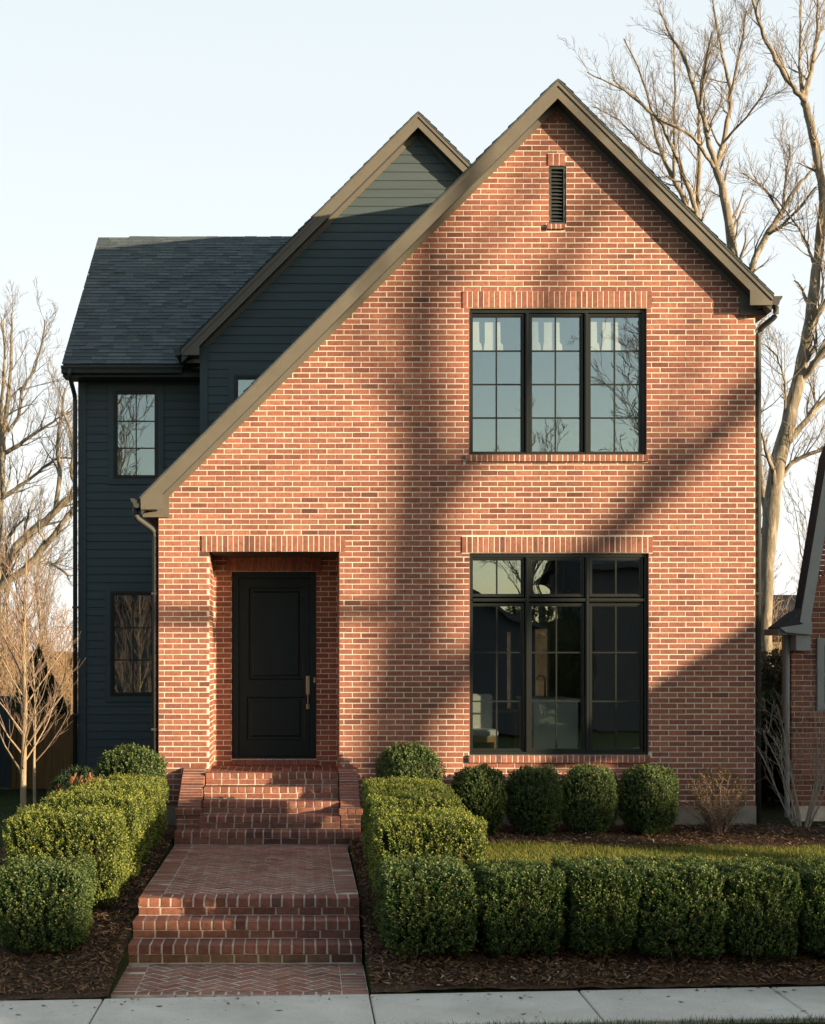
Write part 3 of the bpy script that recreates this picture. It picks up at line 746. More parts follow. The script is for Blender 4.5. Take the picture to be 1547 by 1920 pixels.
for (xa, xb, inner) in ((-1.475, -1.190, 1), (.460, .705, -1)):
    cw = MB(); ys, zs, ye, ze = -.012, .745, -.93, .335
    sl_ = Vector((0, ye - ys, ze - zs)); Ls = sl_.length; d_ = sl_.normalized(); nn = Vector((0, d_.z, -d_.y)); nn = nn if nn.z > 0 else -nn
    cnt = int(Ls / .0665)
    for i in range(cnt):
        def T_(x, u, v, i=i): q = Vector((0, ys, zs)) + d_ * (u) + nn * v; return (x, q.y, q.z)
        u0 = i * Ls / cnt
        cw.cbox(xa + .002, xb - .002, u0 + .0045, u0 + Ls / cnt - .0045, -.09, 0, .006, bcol(rg, i * .3, xa, .04), T=T_, jit=.002, rng=rg)
    o_ = Vector((0, ys, zs)) - nn * .006; q_ = Vector((0, ye, ze)) - nn * .006
    cw.prismx([(ys + .001, -.1), (o_.y - .004, o_.z), (q_.y, q_.z), (ye + .01, -.1)], xa + .008, xb - .008, m=1)
    # front block: projecting cap course then stretchers
    for kx in range(3):
        a = xa - .02 + kx * (xb - xa + .04) / 3
        cw.cbox(a + .004, a + (xb - xa + .04) / 3 - .004, -1.085, -.925, .268, .330, .006, bcol(rg, a, 2, .0), jit=.002, rng=rg)
    cw.box(xa - .012, xb + .012, -1.075, -.93, .264, .326, m=1)
    for r_ in range(3):
        z_ = .098 + r_ * .0567; half = (xa + xb) / 2 + (.05 if r_ % 2 else -.04)
        for a, b in ((xa, half), (half, xb)):
            cw.cbox(a + .004, b - .004, -1.060, -.90, z_ + .005, z_ + .0567 - .004, .005, bcol(rg, a, z_ * 9, .02), jit=.002, rng=rg)
    cw.box(xa + .007, xb - .007, -1.052, -.90, -.1, .264, m=1)
    # bricks on the cheek sides
    for sgn, X in ((-1, xa), (1, xb)):
        T2 = (lambda X, sgn: (lambda u, v, w_: (X - sgn * .004 + sgn * w_, u, v)))(X, sgn)
        lay(cw, T2, -.90, -.02, -.05, .66, (), ul=lambda z: max(-.90, (z - .665) / .4466 - .02), rng=rg, vbase=-.05, depth=.02, offs=.02)
    o = cw.build('cheek_wall', BM, None); o.parent = st; o.location = -Vector(st.location)

WX0, WX1, WY0, WY1 = -1.465, .525, -1.352, -5.05
lf = empty('walk_steps', (-.47, -5.3, -.3), label='three worn brick steps dropping from the walk toward the sidewalk', cat='steps', kind='structure')
low = [(-5.05, -.050, -.210), (-5.30, -.210, -.370), (-5.555, -.370, -.535)]
for i, (yf, zt, zb) in enumerate(low):
    m_ = MB(); xa, xb = ((-1.470, .525), (-1.490, .522), (-1.510, .530))[i]
    yb = (low[i - 1][0] + .02) if i else -4.848
    courses(m_, xa, xb, yf, yb, zt, zb, rg, dark=.02, over=.016, hh=.082, moss=1 if i == 2 else 0)
    m_.box(xa + .01, xb - .01, yf + .09, -4.86 if i else -4.85, zb - .1, zt - .085 if i == 0 else zt - .083, m=1)
    o = m_.build('step', BM, None); o.parent = lf; o.location = -Vector(lf.location)

def paving(name, x0, x1, y0, y1, zt, border_front, label):
    """brick walk: crosswise border bricks each side, herringbone between"""
    import bmesh
    g = MB(); bw = .215
    def bc(u, v): 
        c_ = bcol(rg, u, v, .02); f = rg.uniform(.12, .50); return tuple(x * (1 - f) + y * f for x, y in zip(c_, (.42, .29, .22)))
    yfb = y0 + (.11 if border_front else 0)
    ix0, ix1 = x0 + bw, x1 - bw
    c45 = math.cos(math.pi / 4); u_ = .1046
    h_ = MB(); nmax = int((max(x1 - x0, y1 - y0) * 1.6) / u_) + 6
    cx, cy = (x0 + x1) / 2, (yfb + y1) / 2
    for i in range(-nmax, nmax):
        for j in range(-nmax, nmax):
            t = (i - j) % 4
            if t == 0: X0, Y0, X1, Y1 = i * u_, j * u_, (i + 2) * u_, (j + 1) * u_
            elif t == 3: X0, Y0, X1, Y1 = i * u_, j * u_, (i + 1) * u_, (j + 2) * u_
            else: continue
            mx_, my_ = (X0 + X1) / 2, (Y0 + Y1) / 2
            wx, wy = cx + c45 * (mx_ - my_), cy + c45 * (mx_ + my_)
            if not (ix0 - .12 < wx < ix1 + .12 and yfb - .12 < wy < y1 + .12): continue
            dz = rg.uniform(-.0012, .0022)
            h_.cbox(X0 + .0062, X1 - .0062, Y0 + .0062, Y1 - .0062, zt - .04 + dz, zt + dz, .005, bc(wx, wy), T=lambda x, y, z: (cx + c45 * (x - y), cy + c45 * (x + y), z), jit=.0015, rng=rg)
    me = bpy.data.meshes.new('tmp'); me.from_pydata(h_.v, [], h_.f)
    a = me.attributes.new('Col', 'FLOAT_COLOR', 'FACE'); cc = np.ones((len(h_.c), 4), np.float32); cc[:, :3] = np.array(h_.c); a.data.foreach_set('color', cc.ravel())
    bm = bmesh.new(); bm.from_mesh(me)
    for co, no in (((ix0, 0, 0), (-1, 0, 0)), ((ix1, 0, 0), (1, 0, 0)), ((0, yfb, 0), (0, -1, 0)), ((0, y1, 0), (0, 1, 0))):
        bmesh.ops.bisect_plane(bm, geom=bm.verts[:] + bm.edges[:] + bm.faces[:], plane_co=co, plane_no=no, clear_outer=True)
    bm.to_mesh(me); bm.free()
    cols = np.zeros((len(me.polygons), 4), np.float32); me.attributes['Col'].data.foreach_get('color', cols.ravel()) if False else None
    vs = [tuple(v.co) for v in me.vertices]; at = me.attributes['Col'].data
    g.v = vs; g.f = [tuple(q.vertices) for q in me.polygons]; g.c = [tuple(at[i].color[:3]) for i in range(len(me.polygons))]; g.m = [0] * len(g.f)
    y = y0 if not border_front else y0
    n_ = round((y1 - y0) / .1035); pt = (y1 - y0) / n_
    for (a_, b_) in ((x0, ix0), (ix1, x1)):
        for i in range(n_):
            g.cbox(a_ + .004, b_ - .005, y0 + i * pt + .0045, y0 + (i + 1) * pt - .0045, zt - .05, zt + rg.uniform(-.002, .002), .005, bc(a_ + i, i * .3), jit=.002, rng=rg)
    if border_front:
        n_ = round((ix1 - ix0) / .1035); pt = (ix1 - ix0) / n_
        for i in range(n_): g.cbox(ix0 + i * pt + .0045, ix0 + (i + 1) * pt - .0045, y0 + .004, yfb - .005, zt - .05, zt, .005, bc(i, 3), jit=.002, rng=rg)
    g.box(x0 + .004, x1 - .004, y0 + .003, y1, zt - .14, zt - .0022, m=1)
    o = g.build(name, BM); tag(o, label=label, kind='structure', cat='path'); return o
paving('brick_walkway', WX0, WX1, -4.845, -1.352, -.052, False, 'herringbone brick walkway between the two flights of steps')
paving('brick_landing', -1.52, .535, -6.70, -5.57, -.537, True, 'herringbone brick landing between lower steps and concrete sidewalk')

# ================================================================== GROUND
KY = [-9.5, -7.9, -6.78, -6.69, -6.6, -6.2, -5.6, -5.0, -4.6, -4.0, -2.5, -1.5, 0.0]
KZ = [-.56, -.575, -.575, -.545, -.525, -.465, -.38, -.27, -.18, -.115, -.08, -.04, 0.0]
def gh(x, y):
    if y >= 0: z = 0.0 if y < 12 else -.02 * (y - 12)
    else:
        k_ = min(max((-4.5 - y) / 1.5, 0), 1); z = float(np.interp(y - k_ * .075 * (min(max(x, -9), 12) - .5), KY, KZ))
    if -8 < y < -.0:
        t = min(max((-1.45 - x) / .6, 0), 1); z -= .09 * t * max(0, 1 - abs(y + 5.0) / 2.2)
        z += .012 * mnoise.noise(Vector((x * 1.7, y * 1.7, 0)))
    if z < -3: z = -3
    return z
def ghc(x, y):
    z = gh(x, y)
    if -1.49 <= x <= .545 and -6.9 < y < 0: z = -.72
    if -1.15 < x < .45 and 0 <= y < 1: z = -.4
    if -9.4 < y < -6.2: 
        pass
    if y < -9.5: z = -.72
    return z
xs = list(np.concatenate([np.linspace(-160, -12, 18), np.linspace(-10, -3, 22), np.linspace(-2.8, -1.55, 10), [-1.493, -1.489], np.linspace(-1.3, .4, 6), [.543, .549], np.linspace(.7, 8, 50), np.linspace(8.5, 20, 22), np.linspace(24, 160, 18)]))
ys = list(np.concatenate([np.linspace(-140, -20, 14), [-17, -9.52, -9.48, -8.5, -8.0, -7.4], np.linspace(-7.2, -4.0, 44), np.linspace(-3.8, 0, 18), np.linspace(.3, 12, 16), np.linspace(14, 60, 14), np.linspace(70, 260, 12)]))
V = [(x, y, ghc(x, y)) for y in ys for x in xs]; nx = len(xs)
F = [(j * nx + i, j * nx + i + 1, (j + 1) * nx + i + 1, (j + 1) * nx + i) for j in range(len(ys) - 1) for i in range(nx - 1)]
o = link('ground', npmesh('ground', V, F, None, [M['lawn']], smooth=True)); tag(o, kind='structure', label='sloping front yard ground of short grass and soil', cat='ground')
# mulch beds as thin sheets over the ground
def swy(x): return -6.69 + .075 * (x - .5)
def patch(name, x0, x1, y0, y1, mask, dz, m, lab, step=.08):
    X = np.arange(x0, x1 + 1e-6, step); Y_ = np.arange(y0, y1 + 1e-6, step); V = []; ids = {}
    for j, y in enumerate(Y_):
        for i, x in enumerate(X):
            ids[i, j] = len(V); yq = max(y, swy(x) - .012); V.append((x, yq, gh(x, yq) + dz + .018 * mnoise.noise(Vector((x * 5, y * 5, 1)))))
    F = []
    for j in range(len(Y_) - 1):
        for i in range(len(X) - 1):
            if mask(X[i] + step / 2, Y_[j] + step / 2) and Y_[j + 1] > swy(X[i] + step / 2): F.append((ids[i, j], ids[i + 1, j], ids[i + 1, j + 1], ids[i, j + 1]))
    o = link(name, npmesh(name, V, F, None, [m], smooth=True)); tag(o, kind='structure', label=lab, cat='mulch bed'); return o
def edgeY(x): return -1.60 + .18 * math.sin(x * .9 + .5) + .07 * math.sin(x * 3.1) + (.0 if x > 2.2 else -(2.2 - x) * 1.4)
def is_mulch(x, y):
    if x < -1.47: return (x > -3.35 and y > -7) or (y < -4.9)
    if x < .53: return False
    if y < -4.9: return True
    if y > edgeY(x): return True
    return x < 1.75
patch('mulch_bed', -1.495 - 2.4 - .96, -1.495, -7.1, .0, lambda x, y: is_mulch(x, y), .034, M['mulch'], 'dark shredded mulch bed left of the brick walk')
patch('mulch_bed', .548, 8.2, -6.78, -.05, lambda x, y: is_mulch(x, y), .034, M['mulch'], 'shredded mulch bed right of the walk and along the foundation')
# wood chips lying on the beds
r_ = np.random.RandomState(4); V, F, C_ = [], [], []
def chips(n, x0, x1, y0, y1):
    k = 0
    while k < n:
        x, y = r_.uniform(x0, x1), r_.uniform(y0, y1)
        if not is_mulch(x, y) or (-1.50 < x < .55): k += 1; continue
        L_, W_ = r_.uniform(.010, .034), r_.uniform(.003, .009); a = r_.uniform(0, 6.28); t = r_.uniform(-.6, .6)
        if y < swy(x) + .03: k += 1; continue
        z = gh(x, y) + .044 + r_.uniform(-.006, .016); ca, sa = math.cos(a), math.sin(a)
        b = len(V); dz = L_ * math.sin(t); rl = r_.uniform(-.005, .005)
        for (u, v) in ((-1, -1), (1, -.6), (1, .7), (-1, 1)):
            V.append((x + u * L_ * ca - v * W_ * sa, y + u * L_ * sa + v * W_ * ca, z + u * dz + v * rl))
        F.append((b, b + 1, b + 2, b + 3)); q = r_.rand()
        c_ = (.085, .05, .032) if q < .35 else ((.20, .12, .065) if q < .75 else ((.24, .14, .075) if q < .96 else (.40, .32, .24)))
        s_ = r_.uniform(.7, 1.25); C_.append([x_ * s_ for x_ in c_]); k += 1
chips(16000, -3.9, -1.5, -6.8, -1.0); chips(19000, .55, 7.2, -6.6, -4.95); chips(3500, .55, 1.8, -5, -.8); chips(5500, 1.6, 8, -2.0, -.1)
o = link('wood_chips', npmesh('wood_chips', V, np.array(F), C_, [M['chip']])); tag(o, kind='stuff', label='loose shredded wood chips and dry bits scattered over the beds', cat='mulch')
lv = MB(); rl_ = random.Random(17)
for i in range(130):
    x = rl_.uniform(-3.5, 5.5); y = swy(x) - abs(rl_.gauss(0, .16)) - .01 if rl_.random() < .7 else swy(x) - rl_.uniform(0, 1); a = rl_.uniform(0, 6.28); L_ = rl_.choice([.008, .012, .02, .03]); w_ = L_ * rl_.uniform(.25, .6)
    if y < swy(x) - 1.0: continue
    c_ = rl_.choice([(.14, .08, .045), (.22, .13, .06), (.08, .05, .03), (.30, .22, .13)]); ca, sa = math.cos(a), math.sin(a); zz = -.530
    P_ = [(-1, 0, .003), (0, -1, .0), (1, 0, .006), (0, 1, .001)]
    lv.face([(x + u * L_ * ca - v * w_ * sa, y + u * L_ * sa + v * w_ * ca, zz + h_) for u, v, h_ in P_], c_)
o = lv.build('leaf_litter', M['chip']); tag(o, kind='stuff', label='small dry leaf bits and chips blown onto the sidewalk slabs', cat='litter')
# sidewalk
sw = MB(); js = [-9.2, -6.2, -3.55, -1.535, .535, 2.205, 3.76, 5.3, 6.9, 8.6, 10.4, 12.4, 15, 18]
for a, b in zip(js[:-1], js[1:]):
    y0a, y0b = swy(a) - .96, swy(b) - .96; y1a, y1b = swy(a), swy(b); g = .006; zt = -.535 + random.Random(int(a * 10)).uniform(-.002, .002); c = .01
    P = [(a + g, y0a, -.7), (b - g, y0b, -.7), (b - g, y1b, -.7), (a + g, y1a, -.7), (a + g, y0a, zt - c), (b - g, y0b, zt - c), (b - g, y1b, zt - c), (a + g, y1a, zt - c),
         (a + g + c, y0a + c, zt), (b - g - c, y0b + c, zt), (b - g - c, y1b - c, zt), (a + g + c, y1a - c, zt)]
    sw.add(P, [(0, 1, 5, 4), (1, 2, 6, 5), (2, 3, 7, 6), (3, 0, 4, 7), (4, 5, 9, 8), (5, 6, 10, 9), (6, 7, 11, 10), (7, 4, 8, 11), (8, 9, 10, 11)])
o = sw.build('sidewalk', M['concrete']); tag(o, kind='structure', label='pale concrete sidewalk of jointed slabs along the bottom', cat='sidewalk')
rd = MB(); rd.box(-60, 60, -17, -9.9, -.9, -.70); o = rd.build('road', M['asphalt']); tag(o, kind='structure', label='asphalt street in front of the house', cat='road')
rd = MB(); rd.box(-60, 60, -9.9, -9.62, -.9, -.575); rd.box(-60, 60, -17.25, -17.0, -.9, -.575); o = rd.build('kerb', M['concrete']); tag(o, kind='structure', label='concrete kerbs along both sides of the street', cat='kerb')

# grass
def blades(name, pts, h, wd, lab, seed, cols=((.07, .09, .025), (.13, .13, .04), (.22, .19, .08)), parent=None):
    r_ = np.random.RandomState(seed); n = len(pts); P = np.array(pts); a = r_.uniform(0, 2 * np.pi, n); hh = h * r_.uniform(.5, 1.2, n); ww = wd * r_.uniform(.6, 1.2, n)
    d = np.stack([np.cos(a), np.sin(a), np.zeros(n)], 1); le = r_.normal(0, .45, (n, 2)) * hh[:, None]
    v0 = P - d * ww[:, None]; v1 = P + d * ww[:, None]; mid = P + np.stack([le[:, 0] * .35, le[:, 1] * .35, hh * .6], 1); v2 = mid + d * ww[:, None] * .7; v3 = mid - d * ww[:, None] * .7
    v4 = P + np.stack([le[:, 0], le[:, 1], hh], 1)
    V = np.stack([v0, v1, v2, v3, v4], 1).reshape(-1, 3); b = np.arange(n)[:, None] * 5
    q = b + np.array([[0, 1, 2, 3]]); t = b + np.array([[3, 2, 4]])
    k = r_.rand(n); ca = np.array(cols); ci = np.where(k < .5, 0, np.where(k < .82, 1, 2)); C = ca[ci] * r_.uniform(.75, 1.25, (n, 1))
    o = link(name, npmesh(name, V, [q, t], np.vstack([C, C]), [M['grass']])); tag(o, kind='stuff', label=lab, cat='grass'); return o
r_ = np.random.RandomState(9); pts = []
while len(pts) < 70000:
    x, y = r_.uniform(1.7, 9.5), r_.uniform(-4.2, -1.0)
    if is_mulch(x, y): continue
    if y < -2.9 and r_.rand() < .6: continue
    pts.append((x, y, gh(x, y)))
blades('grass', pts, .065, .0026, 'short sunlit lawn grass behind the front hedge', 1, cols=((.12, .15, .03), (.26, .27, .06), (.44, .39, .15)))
pts = []
while len(pts) < 24000:
    x, y = r_.uniform(-.5, 6), r_.uniform(-9.4, -7.2)
    if y > swy(x) - .97 + .02 * math.sin(x * 9): continue
    if x < 1.2 and r_.rand() < .7: continue
    pts.append((x, y, -.56))
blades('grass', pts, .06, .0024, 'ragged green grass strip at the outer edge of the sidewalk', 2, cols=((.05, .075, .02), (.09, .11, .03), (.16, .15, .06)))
pts = []
while len(pts) < 16000:
    x, y = r_.uniform(-8, -3.3), r_.uniform(-4.5, 5)
    if is_mulch(x, y) and y > -5 and x > -3.35: continue
    pts.append((x, y, gh(x, y)))
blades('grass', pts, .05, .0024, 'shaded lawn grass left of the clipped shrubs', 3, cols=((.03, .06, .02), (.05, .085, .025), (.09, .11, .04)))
# ================================================================== CLIPPED SHRUBS
def boxwood(seed, a, b, h, n=1150, box=3.2, taper=.72, loose=1.0, leaf=.0125, pal=None, up=.7, bottom=.05):
    """returns (foliage mesh, core mesh); origin at the base centre"""
    r_ = np.random.RandomState(seed)
    d = r_.normal(size=(n * 2, 3))
    if box > 4: d = r_.uniform(-1, 1, (n * 2, 3)); fa = r_.randint(0, 3, n * 2); d[np.arange(n * 2), fa] = r_.choice([-1., 1.], n * 2)
    d /= np.linalg.norm(d, axis=1)[:, None]; d = d[(d[:, 2] > -.86) if box <= 4 else ~((np.abs(d[:, 2]) == np.abs(d).max(1)) & (d[:, 2] < 0))][:n]; n = len(d)
    sup = (np.abs(d[:, 0]) ** box + np.abs(d[:, 1]) ** box + np.abs(d[:, 2]) ** box) ** (-1 / box)
    rad = r_.uniform(.86, 1.0, n) ** .6
    lump = np.array([mnoise.noise(Vector((q[0] * 2.3 + seed, q[1] * 2.3, q[2] * 2.3))) for q in d]) * .13 + np.array([mnoise.noise(Vector((q[0] * 6 + seed, q[1] * 6, q[2] * 6))) for q in d]) * .05
    s = sup * rad * (1 + lump)
    P = d * s[:, None]; zz = (P[:, 2] + 1) / 2
    tp = taper + (1 - taper) * np.clip(zz * 1.9, 0, 1) ** .8
    P = np.stack([P[:, 0] * a * tp, P[:, 1] * b * tp, (zz * (1 - bottom) + bottom) * h], 1)
    nrm = d * (np.array([1 / a, 1 / b, 2 / h])); nrm /= np.linalg.norm(nrm, axis=1)[:, None]
    D = nrm * .75 + np.array([0, 0, up]) + r_.normal(0, .28, (n, 3)); D /= np.linalg.norm(D, axis=1)[:, None]
    L = r_.uniform(.06, .11, n) * loose
    # a few long shoots
    lg = r_.rand(n) < .07; L[lg] *= r_.uniform(1.4, 2.1, lg.sum())
    V, F, C = [], [], []
    k = 10
    ref = np.cross(D, r_.normal(size=(n, 3))); ref /= np.linalg.norm(ref, axis=1)[:, None]; ref2 = np.cross(D, ref)
    base_t = r_.uniform(.75, 1.2, n)
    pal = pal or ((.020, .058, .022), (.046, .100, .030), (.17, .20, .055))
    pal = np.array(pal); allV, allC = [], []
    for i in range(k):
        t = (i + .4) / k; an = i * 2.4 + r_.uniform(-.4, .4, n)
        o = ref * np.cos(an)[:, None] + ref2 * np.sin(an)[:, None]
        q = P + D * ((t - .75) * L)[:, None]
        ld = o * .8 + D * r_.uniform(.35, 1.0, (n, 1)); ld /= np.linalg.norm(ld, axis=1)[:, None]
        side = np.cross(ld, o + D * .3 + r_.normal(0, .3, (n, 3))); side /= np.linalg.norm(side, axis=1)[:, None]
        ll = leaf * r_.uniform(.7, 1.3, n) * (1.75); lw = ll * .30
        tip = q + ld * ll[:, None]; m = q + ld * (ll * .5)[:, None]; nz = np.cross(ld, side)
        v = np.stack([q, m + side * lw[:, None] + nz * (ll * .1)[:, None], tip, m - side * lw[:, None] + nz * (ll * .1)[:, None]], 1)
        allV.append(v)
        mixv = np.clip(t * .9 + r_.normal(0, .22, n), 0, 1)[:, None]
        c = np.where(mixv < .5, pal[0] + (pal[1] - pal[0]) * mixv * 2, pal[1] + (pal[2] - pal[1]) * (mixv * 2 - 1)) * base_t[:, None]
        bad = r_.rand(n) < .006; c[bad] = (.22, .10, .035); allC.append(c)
    V = np.concatenate(allV).reshape(-1, 3); nf = n * k
    F = np.arange(nf * 4).reshape(-1, 4)
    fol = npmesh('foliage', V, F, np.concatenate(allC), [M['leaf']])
    # solid dark core, shade between the leaves painted as colour
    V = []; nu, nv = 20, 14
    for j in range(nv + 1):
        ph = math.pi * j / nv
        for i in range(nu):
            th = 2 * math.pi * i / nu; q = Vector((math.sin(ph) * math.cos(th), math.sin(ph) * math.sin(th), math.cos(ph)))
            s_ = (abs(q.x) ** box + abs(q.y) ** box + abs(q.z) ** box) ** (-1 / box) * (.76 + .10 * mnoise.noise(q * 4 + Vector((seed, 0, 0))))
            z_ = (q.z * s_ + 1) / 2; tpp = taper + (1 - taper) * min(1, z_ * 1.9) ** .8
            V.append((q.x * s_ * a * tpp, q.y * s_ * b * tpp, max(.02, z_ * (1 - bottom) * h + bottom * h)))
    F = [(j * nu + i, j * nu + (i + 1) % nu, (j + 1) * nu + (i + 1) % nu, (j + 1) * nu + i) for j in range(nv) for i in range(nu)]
    core = npmesh('shade_core', V, F, None, [M['core']], smooth=True)
    st_ = MB(); rs = random.Random(seed)
    for q in range(6):
        an = rs.uniform(0, 6.28); rr_ = rs.uniform(.02, .09)
        st_.tube([(rr_ * .4 * math.cos(an), rr_ * .4 * math.sin(an), -.04), (rr_ * math.cos(an), rr_ * math.sin(an), .08), (rr_ * 2 * math.cos(an), rr_ * 2 * math.sin(an), .22)], [.012, .010, .008], 6)
    sm = st_.build('stem', M['bark_small']); sme = sm.data; bpy.data.objects.remove(sm)
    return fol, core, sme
ORD = ['first', 'second', 'third', 'fourth', 'fifth', 'sixth', 'seventh', 'eighth']
def put(mesh3, x, y, z, sc, rot, lab, grp, name='boxwood_shrub', cat='shrub'):
    r = empty(name, (x, y, z), label=lab, cat=cat, group=grp); r.scale = sc; r.rotation_euler = (0, 0, rot)
    for nm, me in zip(('foliage', 'branches', 'stem'), mesh3): link(nm, me, r)  # second mesh is the dark core that paints inner shade
    return r
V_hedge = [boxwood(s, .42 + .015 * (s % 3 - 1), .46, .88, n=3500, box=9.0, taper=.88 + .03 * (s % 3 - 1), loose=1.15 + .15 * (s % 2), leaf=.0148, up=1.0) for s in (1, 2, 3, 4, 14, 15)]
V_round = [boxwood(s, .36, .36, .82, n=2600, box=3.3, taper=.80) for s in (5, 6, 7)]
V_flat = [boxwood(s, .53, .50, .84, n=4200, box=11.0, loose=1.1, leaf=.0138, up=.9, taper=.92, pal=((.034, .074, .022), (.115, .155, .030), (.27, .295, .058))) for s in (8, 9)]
rs = random.Random(5)
# front row on the right, behind the sidewalk
Yf = -5.74
frow = [(802, 176, 1597), (977, 160, 1601), (1130, 146, 1596), (1285, 172, 1598), (1430, 152, 1600), (1572, 150, 1598), (1715, 150, 1598), (1860, 152, 1600), (2010, 150, 1600)]
for i, (cx, wpx, ty) in enumerate(frow):
    s = FPX / (Yf - .32 - CAMY); x = (cx - 565) / s; wd = wpx / s; zt = EYE - (ty + 21 - VY) / (FPX / (Yf - CAMY)); zb = gh(x, Yf) + .01
    lab = ('clipped boxwood at the walkway corner of the front hedge, widest of its row' if i == 0 else '%s clipped boxwood from the walkway in the front hedge row' % ORD[i] if i < 6 else 'clipped boxwood of the front hedge further along, %s from the walkway' % ORD[min(i, 7)] if i < 8 else 'clipped boxwood ending the front hedge near the neighbour')
    put(V_hedge[(i * 5 + 1) % 6], x, Yf + rs.uniform(-.03, .03), zb, (wd / .90, .96, (zt - zb) / .89), rs.choice([0, 3.14]) + rs.uniform(-.1, .1), lab, 'front hedge boxwoods')
# right row going back along the walk
rrow = [(-4.78, 698, 906, 1526), (-3.92, 688, 868, 1492), (-3.00, 682, 846, 1470), (-2.25, 684, 838, 1466)]
for i, (y, xa, xb, ty) in enumerate(rrow):
    s = FPX / (y - CAMY); x = ((xa + xb) / 2 - 565) / s; wd = (xb - xa) / s; zt = EYE - (ty - VY) / s; zb = gh(x, y)
    put(V_flat[i % 2], x, y, zb, (wd / 1.1, .86, (zt - zb) / .85), rs.choice([0, 3.14]), '%s boxwood back from the corner in the row right of the walkway' % ORD[i], 'boxwoods lining the right of the walkway')
put(V_round[0], (769 - 565) / 158.8, -.84, gh(1.3, -1), (1.0, .95, (EYE - (1395 - VY) / 158.8) / .83), .4, 'tall rounded boxwood against the brick wall right of the porch steps', 'rounded boxwoods flanking the porch')
# left side
lrow = [(-5.60, -16, 168, 1617, 'front corner boxwood left of the lower steps, nearest the sidewalk', 1), (-4.42, 14, 234, 1522, 'large flat topped boxwood second from the sidewalk on the left', 0),
        (-3.45, 76, 264, 1488, 'sunlit flat topped boxwood third from the sidewalk on the left', 1), (-2.62, 120, 286, 1470, 'flat topped boxwood fourth from the sidewalk on the left', 0), (-1.9, 160, 306, 1460, 'flat topped boxwood nearest the porch steps on the left', 1)]
for i, (y, xa, xb, ty, lab, kk) in enumerate(lrow):
    s = FPX / (y - .2 - CAMY); x = ((xa + xb) / 2 - 565) / s; wd = (xb - xa) / s; zt = EYE - (ty - VY) / (FPX / (y - CAMY)); zb = gh(x, y)
    ms = V_hedge[2] if i == 0 else V_flat[kk]; w0 = .88 if i == 0 else 1.1
    put(ms, x, y, zb, (wd / w0, .84, (zt - zb) / (.89 if i == 0 else .85)), rs.choice([0, 3.14]), lab, 'boxwoods lining the left of the walkway')
put(V_round[1], (247 - 565) / 157.9, -.90, gh(-2, -.9), (1.08, 1.05, (EYE - (1398 - VY) / 157.9) / .83), 1.2, 'tall rounded boxwood at the left corner of the brick facade', 'rounded boxwoods flanking the porch')
dk = ((.018, .042, .020), (.028, .055, .022), (.05, .08, .03))
V_dark = [boxwood(12, .5, .5, .7, n=900, box=2.4, taper=.9, leaf=.018, pal=dk, loose=1.3)]
put(V_dark[0], (150 - 565) / 145., .6, 0, (.75, .8, .98), .3, 'low dark evergreen shrub behind the left rounded boxwood', None, 'evergreen_shrub')
# foundation row
for i, (cx, wpx) in enumerate(((902, 106), (1007, 102), (1111, 98), (1222, 112))):
    y = -.78; s = FPX / (y - .2 - CAMY); x = (cx - 565) / s; zb = gh(x, y) - .01; zt = EYE - (1438 - VY) / 156.8
    put(V_round[(i + 1) % 3] if i < 3 else V_round[0], x, y, zb, (wpx / s / (.79 if i < 3 else .79), .95, (zt - zb) / .83), rs.uniform(0, 6), '%s rounded boxwood from the left under the tall lower window' % ORD[i], 'boxwoods under the lower window')
# reddish perennials behind the left hedge
red = boxwood(31, .16, .14, .30, n=60, box=2, taper=.7, leaf=.022, pal=((.10, .03, .02), (.20, .07, .035), (.30, .14, .06)), loose=1.2)
for i, (px, py) in enumerate(((108, 1482), (140, 1466), (172, 1462), (118, 1492))):
    y = -2.1 - .25 * i; s = FPX / (y - CAMY); x = (px - 565) / s
    zt = EYE - (py - VY) / s; r = put(red, x, y, 0, (1, 1, zt / .30), i * 1.3, 'rusty red leafed plant poking above the left boxwoods, %s of four' % ['leftmost', 'second', 'rightmost', 'lowest'][i], 'rusty perennials behind the left hedge', 'red_perennial', 'plant')

